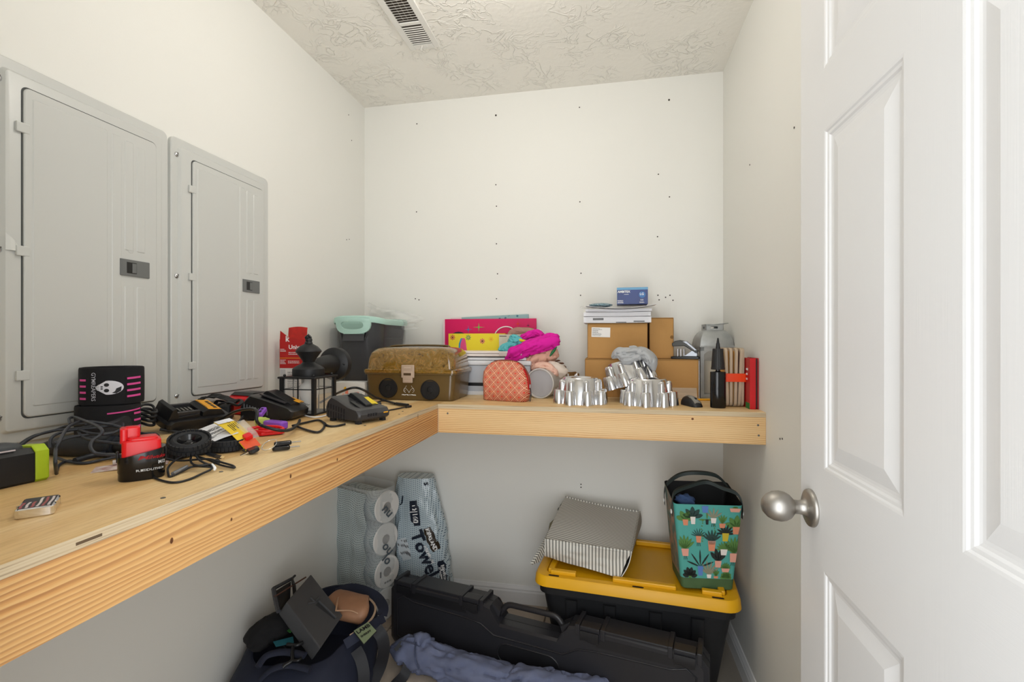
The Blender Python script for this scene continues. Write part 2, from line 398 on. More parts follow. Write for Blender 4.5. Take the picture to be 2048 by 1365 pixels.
# ---------------------------------------------------------------- plywood shelves on two-by-four fronts
def ply_build(ax):
    def f(nt, b):
        N = nt.nodes; L = nt.links
        tc = N.new('ShaderNodeTexCoord'); mp = N.new('ShaderNodeMapping')
        mp.inputs['Scale'].default_value = (9,.9,9) if ax == 'y' else (.9,9,9)
        L.new(tc.outputs['Object'], mp.inputs[0])
        n = N.new('ShaderNodeTexNoise'); n.inputs['Scale'].default_value = .9; n.inputs['Detail'].default_value = 3; n.inputs['Distortion'].default_value = .9
        L.new(mp.outputs[0], n.inputs['Vector'])
        r = N.new('ShaderNodeValToRGB'); e = r.color_ramp.elements
        e[0].position = .28; e[0].color = lin('cda368'); e[1].position = .60; e[1].color = lin('ebd09e')
        q = e.new(.44); q.color = lin('dcb87f'); q = e.new(.75); q.color = lin('f0dab0')
        L.new(n.outputs[0], r.inputs[0]); 
        n2 = N.new('ShaderNodeTexNoise'); n2.inputs['Scale'].default_value = 30; n2.inputs['Detail'].default_value = 4
        L.new(mp.outputs[0], n2.inputs['Vector'])
        mx = N.new('ShaderNodeMix'); mx.data_type = 'RGBA'; mx.blend_type = 'MULTIPLY'; mx.inputs[0].default_value = .22
        r2 = N.new('ShaderNodeValToRGB'); r2.color_ramp.elements[0].position = .35; r2.color_ramp.elements[0].color = lin('b89468'); r2.color_ramp.elements[1].position = .55; r2.color_ramp.elements[1].color = (1,1,1,1)
        L.new(n2.outputs[0], r2.inputs[0]); L.new(r.outputs[0], mx.inputs[6]); L.new(r2.outputs[0], mx.inputs[7]); L.new(mx.outputs[2], b.inputs['Base Color'])
    return f
def plyedge_build(nt, b):
    N = nt.nodes; L = nt.links
    tc = N.new('ShaderNodeTexCoord'); mp = N.new('ShaderNodeMapping'); mp.inputs['Scale'].default_value = (5,5,420)
    L.new(tc.outputs['Object'], mp.inputs[0])
    n = N.new('ShaderNodeTexNoise'); n.inputs['Scale'].default_value = 1; n.inputs['Detail'].default_value = 5; n.inputs['Distortion'].default_value = .3
    L.new(mp.outputs[0], n.inputs['Vector'])
    r = N.new('ShaderNodeValToRGB'); e = r.color_ramp.elements
    e[0].position = .33; e[0].color = lin('8a7a66'); e[1].position = .6; e[1].color = lin('c9b798')
    q = e.new(.45); q.color = lin('bfa988')
    L.new(n.outputs[0], r.inputs[0]); L.new(r.outputs[0], b.inputs['Base Color'])
def fir_build(ax, c0, c1, c2, K, A, seed):
    """flat-sawn fir: growth rings are contours of a gently warped field running along the board"""
    def f(nt, b):
        N = nt.nodes; L = nt.links
        tc = N.new('ShaderNodeTexCoord'); sp = N.new('ShaderNodeSeparateXYZ'); L.new(tc.outputs['Object'], sp.inputs[0])
        al = sp.outputs[1 if ax == 'y' else 0]
        def noise(sl, sz, off, det=2):
            mp = N.new('ShaderNodeCombineXYZ'); m1 = N.new('ShaderNodeMath'); m1.operation = 'MULTIPLY'; m1.inputs[1].default_value = sl; L.new(al, m1.inputs[0])
            m2 = N.new('ShaderNodeMath'); m2.operation = 'MULTIPLY'; m2.inputs[1].default_value = sz; L.new(sp.outputs[2], m2.inputs[0])
            L.new(m1.outputs[0], mp.inputs[0]); L.new(m2.outputs[0], mp.inputs[1]); mp.inputs[2].default_value = off
            n = N.new('ShaderNodeTexNoise'); n.inputs['Scale'].default_value = 1; n.inputs['Detail'].default_value = det; L.new(mp.outputs[0], n.inputs['Vector']); return n.outputs[0]
        def M2(op, p, q):
            n = N.new('ShaderNodeMath'); n.operation = op
            for k, v in ((0, p), (1, q)):
                if isinstance(v, (int, float)): n.inputs[k].default_value = v
                else: L.new(v, n.inputs[k])
            return n.outputs[0]
        h = M2('ADD', M2('MULTIPLY', sp.outputs[2], K), M2('MULTIPLY', noise(1.3, 9, seed), A)); h = M2('ADD', h, M2('MULTIPLY', noise(9, 40, seed+3, 3), .9))
        fr = M2('FRACT', h, 0)
        r = N.new('ShaderNodeValToRGB'); e = r.color_ramp.elements; e[0].position = 0; e[0].color = lin(c0); e[1].position = 1; e[1].color = lin(c0)
        for p, c in ((.45,c1),(.78,c2),(.90,c2)): q = e.new(p); q.color = lin(c)
        L.new(fr, r.inputs[0])
        fade = N.new('ShaderNodeValToRGB'); fade.color_ramp.elements[0].position = .38; fade.color_ramp.elements[1].position = .66; L.new(noise(.8, 14, seed+7), fade.inputs[0])
        mx = N.new('ShaderNodeMix'); mx.data_type = 'RGBA'; L.new(M2('MULTIPLY', fade.outputs[0], .6), mx.inputs[0]); L.new(r.outputs[0], mx.inputs[6]); mx.inputs[7].default_value = lin(c0)
        fine = N.new('ShaderNodeMix'); fine.data_type = 'RGBA'; fine.blend_type = 'MULTIPLY'; fine.inputs[0].default_value = .25; L.new(mx.outputs[2], fine.inputs[6]); L.new(noise(14, 900, seed+9, 2), fine.inputs[7])
        L.new(fine.outputs[2], b.inputs['Base Color'])
    return f
plyL = mat('plywood_face_left','e0c090',.5, build=ply_build('y')); plyB = mat('plywood_face_back','e0c090',.5, build=ply_build('x')); plyE = mat('plywood_edge','b8a589',.75, build=plyedge_build)
firL = mat('fir_board_left','d9a868',.5, build=fir_build('y','e6b97c','cd8c48','96501e',130,7.0,1.0))
firB = mat('fir_board_back','d9b078',.5, build=fir_build('x','edcb96','e2b87e','c98f50',150,3.0,5.0))
XS, YS = -.612, 1.692     # front edges of the two shelves
def shelf(name, label, x0, x1, y0, y1, fx, pm, fm):
    t = thing(name, label, 'shelf', (0,0,0))
    bm = bmn(); box(bm, x0, x1, y0, y1, S-.0155, S)
    for f in bm.faces:
        f.normal_update(); f.material_index = 0 if abs(f.normal.z) > .5 else 1
    obj('plywood_top', bm, [pm, plyE], t)
    obj('front_board', B(*fx), fm, t, bevel=.002)
    return t
sl = shelf('wall_shelf', 'long plywood shelf with fir front board under the electrical panels', XL, XS, YF, YB, (XS-.038, XS, YF, YS, .915, S-.0155), plyL, firL)
sb = shelf('wall_shelf', 'plywood shelf with fir front board across the back wall', XS, XR, YS, YB, (XS, XR, YS, YS+.038, .916, S-.0155), plyB, firB)
obj('wall_cleat', B(XL, XL+.038, YF, YB, .915, S-.0155), firB, sl); obj('wall_cleat', B(XS, XR, YB-.038, YB, .915, S-.0155), firB, sb)
scr = mat('dark_screw','6d6a64',.4,.8)
def screw_at(parent, loc, rot):
    bm = bmn(); lathe(bm, [(.0034,0),(.0034,.0008),(.002,.0012),(.0008,.0004)], 12); obj('screw', bm, scr, parent, loc, rot, smooth=40)
for x, z in ((-.575,.987),(.470,.979),(.472,.946)): screw_at(sb, (x, YS, z), (PI/2,0,0))
knm = mat('wood_knot','7a4a26',.6, vary=(60,'4e2d16',.2))
for y, z, r in ((.588,.965,.0045),(.70,.955,.003),(.853,.985,.0045),(1.02,.978,.004)):
    bm = bmn(); lathe(bm, [(r,0),(r*.6,.0006),(.0004,.0007)], 12); obj('knot', bm, knm, sl, (XS, y, z), (0,PI/2,0.3), smooth=60)
bm = bmn(); lathe(bm, [(.004,0),(.002,.0006),(.0004,.0007)], 10); obj('knot', bm, knm, sb, (.27, YS, .993), (PI/2,0,0))
for x, y in ((-.64,.60),(-.66,1.49),(-.645,1.43),(-.65,1.22),(-.668,.74)): screw_at(sl, (x, y, S), (0,0,0))
obj('edge_gap', B(XS-.002, XS+.0003, .46, .49, S-.010, S-.0065), mat('gap_dark','5f4c37',.9), sl); obj('edge_gap', B(XS-.002, XS+.0003, 1.50, 1.503, S-.022, S-.0085), MATS['gap_dark'], sl)
# ================================================================ THINGS ON THE LEFT SHELF
def rel(o): return tuple(-c for c in o.location)
def cable(pts, r, n=7, sub=6): 
    bm = bmn(); tube(bm, pts, r, n, sub); return bm
# ---- handheld device with lime bands (runs out of the frame)
t = thing('handheld_device', 'black handheld device with lime green end bands at the left edge', 'device', (-.945,.588,S), math.radians(82))
limem = mat('lime_rubber','a9c21f',.55)
bm = bmn(); loft(bm, [[(x, y*k, z*k+.029*(1-k)) for _, y, z in [(0,-.024,.004),(0,-.020,0),(0,.020,0),(0,.024,.004),(0,.024,.044),(0,.019,.053),(0,-.014,.056),(0,-.024,.048)]] for x, k in ((-.075,.96),(-.073,1),(.055,1),(.057,.96))]); obj('body', bm, BLACK_PL, t)
for x0, x1 in ((-.040,-.006),(.042,.060)):
    bm = bmn(); loft(bm, [[(x, y*k, z*k+.029*(1-k)+.0005) for _, y, z in [(0,-.026,.004),(0,-.021,-.0003),(0,.021,-.0003),(0,.026,.004),(0,.026,.046),(0,.020,.056),(0,-.014,.059),(0,-.026,.05)]] for x, k in ((x0,.97),(x0+.002,1),(x1-.002,1),(x1,.97))]); obj('end_band', bm, limem, t)
bm = bmn(); lathe(bm, [(.026,.0),(.026,.006),(.022,.012),(.010,.0155),(.001,.016)], 24); xf(bm, MX.Diagonal((1.25,.75,1,1))); obj('dome', bm, mat('dark_grey_plastic','3b3f42',.5), t, (.006,.004,.052), smooth=50)
obj('label_strip', B(-.03,.02,-.0185,-.0165,.0555,.0575), mat('pale_label','c9c0c4',.5), t)
# ---- bits behind it
t = thing('plastic_bracket', 'small black angled bracket with a white roller at the left edge', 'bracket', (-1.242,0.79,1.02), .5)
obj('plate', B(-.02,.012,-.006,.006,.006,.020), BLACK_PL, t, bevel=.002); obj('plate', B(.008,.014,-.006,.006,0,.02), BLACK_PL, t, bevel=.001)
bm = bmn(); lathe(bm, [(.007,-.01),(.0075,-.008),(.0075,.008),(.007,.01)], 14); obj('roller', bm, mat('grubby_white','d8cfc6',.6), t, (-.008,-.010,.0078), (PI/2,0,0), smooth=40)
bm = bmn(); lathe(bm, [(.001,0),(.014,.001),(.0165,.006),(.014,.011),(.003,.0135),(.0005,.0135)], 20); xf(bm, MX.Diagonal((1.3,.8,1,1)))
tag(obj('oval_cap', bm, BLACK_PL, None, (-1.175,0.771,1.021), (0,0,.6), smooth=50), 'black oval plastic cap lying beside the cord', 'cap')
# ---- flip lighter
t = thing('flip_lighter', 'chrome flip-top lighter with a flag print, lying near the shelf front', 'lighter', (-.754,.520,S), math.radians(137))
bm = bmn(); rbox(bm, .0335, .038, .013, .004, .0015, cx=.0115); obj('case', bm, CHROME, t, smooth=40)
bm = bmn(); rbox(bm, .0225, .038, .013, .004, .0015, cx=-.0170); obj('lid', bm, CHROME, t, smooth=40)
obj('flag_field', B(-.0265,.0265,-.0165,.0165,.0129,.0132), mat('flag_dark','2a2530',.4), t)
rnd = random.Random(3)
for k in range(6):
    bm = bmn(); y = -.0145+.0055*k; red = k % 2
    sheet(bm, lambda u, v: (-.025+.046*u*(1 if k < 3 else .62), y+.0005*math.sin(7*u+k)+.0028*v, .01335), 10, 1)
    obj('stripe', bm, mat('flag_red','a34a50',.4) if red else mat('flag_white','d8cdcb',.4), t)
bm = bmn(); tube(bm, [(-.0055,.0192,.012),(-.0055,.0192,.001)], .0016, 8, 1); obj('hinge', bm, STEEL, t)
# ---- two stacked knee wraps
nyl = mat('black_elastic','121216',.85, bump=(1500,.3,.0006)); pink = mat('pink_stripe','e04f9b',.7); skullm = mat('skull_print','dcdce4',.6)
def wrap(loc, h, label, az, upper):
    t = thing('knee_wrap', label, 'wrap', loc, math.radians(az), 'rolled knee wraps')
    rx, ry = .054, .060
    def pt(a, k, z): 
        w = 1+.02*math.sin(2*a+1)+.012*math.sin(5*a)
        return (rx*k*w*math.cos(a), ry*k*w*math.sin(a), z)
    bm = bmn(); n = 48
    loft(bm, [[pt(2*PI*q/n, k, z) for q in range(n)] for k, z in ((.9,.001),(.985,.001),(1,.005),(1.005,h*.5),(1,h-.005),(.985,h-.001),(.93,h-.001),(.9,h-.006))])
    obj('roll', bm, nyl, t, smooth=60)
    bm = bmn(); tube(bm, [pt(1.0+a*.35, .96-.022*a*.35/1.2, h-.0035) for a in range(60)], .0022, 5, 1, flat=1.6); obj('spiral_edge', bm, nyl, t, smooth=60)
    def wp(z0, a0, off=.0012): return lambda c: tuple(v*(1+off/.055) if i < 2 else v for i, v in enumerate(pt(a0+c[0]/.057, 1.0, z0+c[1])))
    def curved(x0, x1, z0, z1, a0, m, name, off=.0016, wob=0):
        bm = bmn(); f = wp(0, a0, off)
        sheet(bm, lambda u, v: f((x0+(x1-x0)*u, z0+(z1-z0)*v+wob*u, 0)), max(2, int((x1-x0)/.004)), 1); thick(bm, .0006); return obj(name, bm, m, t, smooth=60)
    if upper:
        curved(-.040, .022, .003, h-.003, 0, nyl, 'logo_patch', .0012)
        for k in range(4):
            z = .016+.0135*k
            curved(.026, .058, z, z+.0045, 0, pink, 'pink_stripe', wob=.0015); curved(-.062, -.045, z-.002, z+.0025, 0, pink, 'pink_stripe')
        text('GYMREAPERS', .0105, skullm, t, (0,0,0), (0,0,0), warp=lambda c: wp(h-.010-c[0], -.034/.057, .0034)((c[1], 0, 0)), sx=1.0, sp=1.0, bold=.0001)
        # skull lying on its side, jaw to the left
        f = wp(.040, -.006/.057, .0026)
        def patch(pts, m, dz, name):
            """flat print that follows the curve of the roll"""
            bm = bmn(); g = wp(.040, -.006/.057, dz); n = len(pts); mx_, my_ = sum(p[0] for p in pts)/n, sum(p[1] for p in pts)/n
            loft(bm, [[g((mx_+(x-mx_)*k, my_+(y-my_)*k, 0)) for x, y in pts] for k in (1,.8,.6,.4,.2,.02)], cap=False); obj(name, bm, m, t)
        cr = [(.0235*math.cos(a)*(1 if math.cos(a) > 0 else .75)+.002, .0155*math.sin(a)*(1-.12*(math.cos(a) < -.4))) for a in [2*PI*k/28 for k in range(28)]]
        patch([(x-.003 if x < -.008 else x, y*(.72 if x < -.008 else 1)) for x, y in cr], skullm, .0032, 'skull_print')
        for cx, cy, w, hh in ((-.001,.0062,.0042,.0040),(-.001,-.0062,.0042,.0040),(-.0085,.0022,.0022,.0014),(-.0085,-.0022,.0022,.0014)):
            patch([(cx+w*math.cos(2*PI*k/10), cy+hh*math.sin(2*PI*k/10)) for k in range(10)], BLACKP, .0037, 'skull_hollow')
        patch([(.014,-.002),(.022,.002),(.021,-.008),(.014,-.013),(.007,-.012),(.012,-.008)], BLACKP, .0037, 'skull_shade')
        for k in range(4): patch([(-.0185+.0*k, -.0065+.0035*k),(-.0125,-.0065+.0035*k),(-.0125,-.0058+.0035*k),(-.0185,-.0058+.0035*k)], BLACKP, .0037, 'tooth_gap')
    else:
        bm = bmn(); f = wp(0, 0, .004)
        pts = [(-.055,.010)]+[(.030+.012*math.sin(a), .036-.026*math.cos(a)) for a in [PI*k/10 for k in range(11)]]+[(-.055,.062)]
        loft(bm, [[wp(0,0,.0005)((x, z, 0)) for x, z in pts]]+[[wp(0,0,.0048)((-.012+(x+.012)*k, .036+(z-.036)*k, 0)) for x, z in pts] for k in (1,.8,.6,.4,.2,.02)], cap=False); obj('strap_flap', bm, mat('black_strap','232327',.5), t, smooth=40)
        for k in range(4):
            z = .016+.0155*k; curved(.050, .074, z, z+.0045, 0, pink, 'pink_stripe')
        curved(.0, .072, .0685, .0715, 0, pink, 'pink_stripe', wob=.004)
    return t
wrap((-1.122,.912,S), .087, 'lower rolled black knee wrap with a strap flap, under another wrap', -41, False)
wrap((-1.122,.921,S+.087), .084, 'upper rolled black knee wrap with a white skull print and pink stripes', -41, True)
# ---- corded trimmer body with its tangled cord
t = thing('corded_trimmer', 'dark navy tapered handle with a tangled charcoal cord beside the wraps', 'tool', (-1.05,.80,S))
nav = mat('navy_plastic','1d2129',.42)
bm = bmn(); tube(bm, [(-1.135,.775,1.030),(-1.11,.778,1.034),(-1.07,.782,1.040),(-1.02,.787,1.0415),(-.975,.792,1.0415),(-.955,.794,1.041)], lambda q: .006+.0155*min(1, q*2.2)*(1 if q < .93 else .8), 16, 6); obj('handle', bm, nav, t, rel(t), smooth=60)
bm = bmn(); tube(bm, [(-.957,.794,1.041),(-.94,.796,1.040),(-.925,.798,1.038)], .0125, 12, 3); obj('end_collar', bm, BLACK_PL, t, rel(t), smooth=60)
bm = bmn(); tube(bm, [(-.928,.798,1.038),(-.90,.802,1.036),(-.865,.81,1.036)], .0062, 10, 3); obj('strain_relief', bm, nav, t, rel(t), smooth=60)
cords = [
 [(-1.065,0.686,1.03),(-1.12,0.736,1.045),(-1.153,0.783,1.055),(-1.149,0.818,1.06),(-1.126,0.832,1.07),(-1.085,0.835,1.075)],
 [(-1.041,0.674,1.036),(-1.096,0.726,1.05),(-1.123,0.768,1.06),(-1.116,0.797,1.066),(-1.098,0.824,1.066),(-1.064,0.838,1.07)],
 [(-0.923,0.663,1.024),(-0.896,0.642,1.05),(-0.923,0.662,1.065),(-0.928,0.67,1.075),(-0.973,0.714,1.087),(-1.015,0.759,1.09),(-1.024,0.787,1.09),(-1.003,0.81,1.082),(-0.991,0.834,1.07),(-0.963,0.821,1.06)],
 [(-1.017,0.72,1.05),(-1.033,0.731,1.062),(-1.046,0.751,1.07),(-1.041,0.773,1.074),(-1.022,0.799,1.074),(-1.001,0.821,1.075),(-0.967,0.816,1.07),(-0.962,0.805,1.06),(-0.996,0.809,1.052)],
 [(-1.041,0.772,1.086),(-1.076,0.796,1.092),(-1.072,0.804,1.094),(-1.006,0.772,1.094),(-0.951,0.748,1.092),(-0.903,0.723,1.088),(-0.9,0.717,1.08),(-0.899,0.703,1.073),(-0.89,0.693,1.064),(-0.88,0.692,1.055),(-0.877,0.708,1.048),(-0.873,0.731,1.042)],
 [(-1.043,0.789,1.07),(-1.007,0.765,1.068),(-0.981,0.755,1.064),(-0.949,0.753,1.06),(-0.931,0.762,1.056),(-0.907,0.763,1.054),(-0.919,0.832,1.03),(-0.983,0.912,1.03),(-1.056,0.969,1.03),(-1.066,0.94,1.035)],
 [(-1.031,0.781,1.074),(-0.983,0.769,1.07),(-0.96,0.784,1.068),(-0.981,0.824,1.07),(-1.014,0.855,1.074)],
 [(-1.015,0.726,1.06),(-1.005,0.745,1.066),(-0.993,0.767,1.068),(-0.97,0.782,1.068),(-0.97,0.815,1.066)],
 [(-1.035,0.743,1.027),(-0.988,0.73,1.025),(-0.955,0.733,1.023),(-0.944,0.758,1.024),(-0.932,0.776,1.026)],
 [(-0.937,0.673,1.024),(-0.981,0.709,1.024),(-0.998,0.736,1.024),(-0.971,0.737,1.023)],
 [(-1.053,0.928,1.04),(-1.011,0.921,1.036),(-0.941,0.877,1.03),(-0.877,0.817,1.028),(-0.856,0.787,1.026)],
]
for c in cords: obj('cord', cable(c, .0028), GCABLE, t, rel(t), smooth=70)
bm = bmn(); tube(bm, [(-0.971,0.728,1.028),(-0.971,0.76,1.03),(-0.958,0.775,1.031)], .0055, 8, 3); obj('plug', bm, nav, t, rel(t), smooth=60)
bm = bmn(); tube(bm, [(-0.958,0.775,1.031),(-0.935,0.775,1.031)], .0028, 8, 1); obj('plug_tip', bm, STEEL, t, rel(t), smooth=60)
# ---- red and black battery pack
t = thing('battery_pack', 'red and black tool battery standing at the front of the left shelf', 'battery', (-.772,.684,S), math.radians(-40))
redm = mat('red_plastic','d8141c',.3)
def oval(w, d, z, n=28, sx=0): return [(sx+w*math.copysign(abs(math.cos(a))**.7, math.cos(a)), d*math.copysign(abs(math.sin(a))**.7, math.sin(a)), z+ .010*math.sin(a)*0) for a in [2*PI*k/n for k in range(n)]]
bm = bmn(); loft(bm, [oval(.0235,.031,0), oval(.0245,.032,.002), oval(.0242,.0318,.012), oval(.0250,.0325,.0135), oval(.0252,.0328,.030),[(x, y, .045+.20*y+ .0*x) for x, y, z in oval(.0252,.0328,0)]]); obj('lower_case', bm, BLACK_GL, t, smooth=40)
for y0, y1, z1, w in ((-.027,.026,.066,.019),(-.020,.022,.070,.0165)):
    bm = bmn(); rbox(bm, 2*w, y1-y0, z1-.034, .006, .002, cy=(y0+y1)/2, z0=.034); obj('upper_case', bm, redm, t, smooth=40)
bm = bmn(); rbox(bm, .020, .022, .020, .004, .002, cx=-.006, cy=-.013, z0=.067); obj('terminal_block', bm, redm, t, smooth=40)
bm = bmn(); rbox(bm, .030, .010, .026, .003, .002, cx=-.004, cy=-.024, z0=.060); obj('terminal_fin', bm, redm, t, smooth=40)
for y in (-.032, .032):
    bm = bmn(); rbox(bm, .012, .004, .018, .0015, .001, cy=y, z0=.030); obj('release_tab', bm, BLACK_PL, t)
def f(z0, a0):
    def g(c):
        a = a0+c[0]/.026; cs, sn = math.cos(a), math.sin(a)
        return (.0258*math.copysign(abs(cs)**.7, cs), .0334*math.copysign(abs(sn)**.7, sn), z0+c[1])
    return g
text('Milwaukee', .0085, mat('logo_red','c8202a',.5), t, (0,0,0), (0,0,0), warp=f(.033,-.10), bold=.0002, shear=.3, sx=.85)
text('M12', .0075, WHITE, t, (0,0,0), (0,0,0), warp=f(.0235,.55), bold=.0003)
text('REDLITHIUM', .0050, WHITE, t, (0,0,0), (0,0,0), warp=f(.0145,-.15), bold=.0001)
# ---- leaflet and ear plug under it
bm = bmn(); sheet(bm, lambda u, v: (.11*u-.055, .05*v-.025, .0006+.0012*math.sin(5*u)**2), 8, 4); thick(bm, .0005)
lf = tag(obj('leaflet', bm, mat('leaflet_paper','d9cdc6',.7, vary=(60,'b98f8a',.12)), None, (-0.86,0.743,1.02), (0,0,.75)), 'small pinkish printed leaflet lying under the red battery', 'leaflet')
t = thing('paper_tube', 'short pale tube lying on the leaflet left of the battery', 'tube', (-0.893,0.734,1.022), .95)
bm = bmn(); loft(bm, [circ(.0045,0,14),circ(.0045,.022,14),circ(.0028,.022,14),circ(.0028,.012,14)]); obj('sleeve', bm, mat('tube_pale','cfc3bb',.7), t, (0,0,.0046), (0,PI/2,0), smooth=40)
# ---- battery chargers (wedge body, rails, vents, feet, cord)
orange = mat('orange_label','e6a11c',.5); yellow = mat('yellow_label','e2c713',.5); metal_dk = mat('contact_metal','8c8a84',.35,.9)
ch_m = mat('charger_black','1a1a1c',.33); ch_g = mat('charger_charcoal','333234',.36)
def wedge(t, prof, w, m, name='body', e=.006):
    """side profile in XZ, extruded across Y with the outer edges drawn in"""
    n = len(prof); cx = sum(p[0] for p in prof)/n; cz = sum(p[1] for p in prof)/n
    def ring(y, k): return [(cx+(x-cx)*k, y, max(0, cz+(z-cz)*k)) for x, z in prof]
    bm = bmn(); loft(bm, [ring(-w/2,.90), ring(-w/2+e*.35,.97), ring(-w/2+e,1), ring(w/2-e,1), ring(w/2-e*.35,.97), ring(w/2,.90)])
    return obj(name, bm, m, t, smooth=35)
def vents(t, n, x0, dx, zf, w, h, yy, m=None, lean=0):
    for k in range(n):
        x = x0+dx*k; z = zf(x)
        bm = bmn(); box(bm, x, x+w, yy-.0012, yy+.0012, z-h, z); obj('vent_slot', bm, m or BLACKP, t)
# charger 1: long cradle with orange label
t = thing('battery_charger', 'black cradle charger with an orange label and coiled cord, nearest the panels', 'charger', (-1.083,1.100,S+.014), 0, 'battery chargers', rot=(math.radians(17),0,math.radians(72)))
pr = [(-.082,.008),(-.078,.002),(.078,.002),(.084,.010),(.084,.022),(.074,.030),(-.074,.030),(-.083,.022)]
wedge(t, pr, .094, ch_m, e=.014)
bm = bmn(); prism(bm, [(-.078,.028),(-.07,.056),(-.062,.060),(-.060,.054),(-.052,.036),(-.004,.040),(.0,.028)], -.036, .036, 'y'); obj('cradle_deck', bm, ch_m, t, bevel=.0015)
for y in (-.026,.026): obj('cradle_rail', B(-.058,.0,y-.004,y+.004,.036,.046), ch_g, t, bevel=.001)
for k in range(4): obj('contact', B(-.040+.009*k,-.036+.009*k,-.010,.010,.037,.042), metal_dk, t)
bm = bmn(); prism(bm, [(.004,.028),(.004,.042),(.016,.048),(.052,.044),(.066,.028)], -.036, .036, 'y'); obj('label_block', bm, ch_m, t, bevel=.002)
lb = obj('warning_label', B(-.017,.017,-.034,.034,0,.0006), orange, t, (.034,0,.0470), (0,math.radians(6.4),0))
textlines(7, .058, .020, BLACKP, lb, (-.014,.028,.0008), (0,0,-PI/2), 5)
for k in range(4): obj('pictogram', B(.002+.0,.011,-.026+.013*k,-.016+.013*k,.0007,.001), BLACKP, lb)
cc = []
for k in range(44):
    a = 2*PI*k/11; rr = .030+.005*math.sin(k*1.7)
    cc.append((-.108+rr*math.cos(a)*.75, .012+rr*math.sin(a), .010+.011*(k/11)+.004*math.sin(a*2)))
obj('cord', cable(cc, .0032, 6, 4), CABLE, t, smooth=70)
obj('cord', cable([(-.078,.0,.014),(-.094,.02,.012),(-.108,.042,.012)], .0034, 7), CABLE, t, smooth=70)
obj('cord', cable([(-.09,-.03,.008),(-.05,-.060,.006),(.0,-.066,.005),(.05,-.062,.005),(.09,-.055,.006),(.12,-.03,.012)], .0034, 7), CABLE, t, smooth=70)
# black plug-in adapter heap behind charger 1
t = thing('power_adapter', 'black power adapter with bundled cord behind the orange-labelled charger', 'adapter', (-1.128,1.238,S), .5)
bm = bmn(); rbox(bm, .075, .050, .042, .006, .003); obj('body', bm, BLACK_PL, t, smooth=40)
obj('cord', cable([(.03+.034*math.cos(a*.7)*(1+.1*math.sin(a)), -.012+.030*math.sin(a*.7), .048+.007*math.sin(a*2.1)) for a in range(34)], .003, 6, 3), CABLE, t, smooth=70)
bm = bmn(); sheet(bm, lambda u, v: (-.05+.10*u, -.02+.05*v, .060+.010*fbm((u,v,0),3,2)+.008*math.sin(4*u)), 10, 6); thick(bm, .002); obj('strap', bm, mat('black_nylon','17171a',.6), t, smooth=50)
# red charger behind
t = thing('battery_charger', 'red battery charger with a black top behind the wedge-shaped black one', 'charger', (-1.112,1.392,S), math.radians(78), 'battery chargers')
wedge(t, [(-.075,.002),(.075,.002),(.082,.02),(.078,.034),(.03,.058),(-.062,.062),(-.078,.05),(-.080,.01)], .11, redm, e=.012)
bm = bmn(); prism(bm, [(-.070,.060),(-.055,.069),(.000,.068),(.03,.059)], -.045, .045, 'y'); obj('top_cradle', bm, ch_m, t, bevel=.002)
for k in range(6): obj('vent_slot', B(-.05+.014*k,-.043+.014*k,-.0535,-.05,.048,.056), mat('dark_red','7a0d12',.5), t)
obj('rear_rail', B(.03,.11,.030,.05,.002,.050), redm, t, bevel=.004)
# charger 2: black wedge
t = thing('battery_charger', 'black wedge-shaped charger between the lantern and the purple stick', 'charger', (-.972,1.283,S), math.radians(8), 'battery chargers')
pr = [(-.080,.006),(-.074,.002),(.072,.004),(.080,.012),(.082,.026),(.070,.036),(.010,.056),(-.020,.066),(-.052,.074),(-.066,.060),(-.080,.040)]
wedge(t, pr, .10, ch_m, e=.012)
vents(t, 9, -.066, .0085, lambda x: .050-(x+.066)*.30, .003, .013, -.0495, mat('vent_grey','62676f',.5))
bm = bmn(); prism(bm, [(-.034,.072),(-.018,.083),(-.010,.082),(.058,.046),(.058,.036),(-.02,.06)], -.018, .034, 'y'); obj('battery_rail', bm, ch_m, t, bevel=.0015)
obj('deck', B(-.03,.050,-.034,-.020,0,.003), ch_g, t, (.0,0,.064), (0,.33,0))
for k in range(2): obj('deck_slot', B(-.006+.022*k,.010+.022*k,-.004,.002,0,.0012), BLACKP, t, (0,0,.0738-.0105*k), (0,.49,0))
lb = obj('warning_label', B(-.004,.034,-.014,.014,0,.0008), orange, t, (.034,.030,.056), (0,.36,0)); textlines(5, .026, .030, BLACKP, lb, (.032,-.012,.001), (0,0,PI/2), 8)
for x in (-.05, .05): obj('foot', B(x-.008,x+.008,-.045,-.033,0,.004), RUBBER, t)
obj('cord', cable([(-1.025,1.102,1.03),(-0.999,1.112,1.045),(-0.933,1.079,1.07),(-0.858,1.04,1.085),(-0.811,1.006,1.085),(-0.799,0.99,1.068),(-0.801,1.004,1.054),(-0.777,1.007,1.046),(-0.756,1.024,1.038),(-0.762,1.065,1.034),(-0.818,1.171,1.028),(-0.857,1.234,1.026)], .0038, 8), CABLE, None, (0,0,0), smooth=70)
o = bpy.context.scene.collection.objects[-1]; 
def adopt(o, t):
    """make a mesh laid out in room coordinates a part of a placed thing"""
    m = (MX.Translation(t.location) @ t.rotation_euler.to_matrix().to_4x4()).inverted()
    o.data.transform(m); o.location = (0,0,0); o.rotation_euler = (0,0,0); o.parent = t
adopt(o, t)
o = obj('cord', cable([(-0.828,1.161,1.024),(-0.824,1.21,1.024),(-0.814,1.256,1.024),(-0.763,1.206,1.024),(-0.722,1.136,1.024),(-0.709,1.09,1.024),(-0.757,1.115,1.024),(-0.814,1.152,1.026)], .0030, 8), CABLE, smooth=70); adopt(o, t)
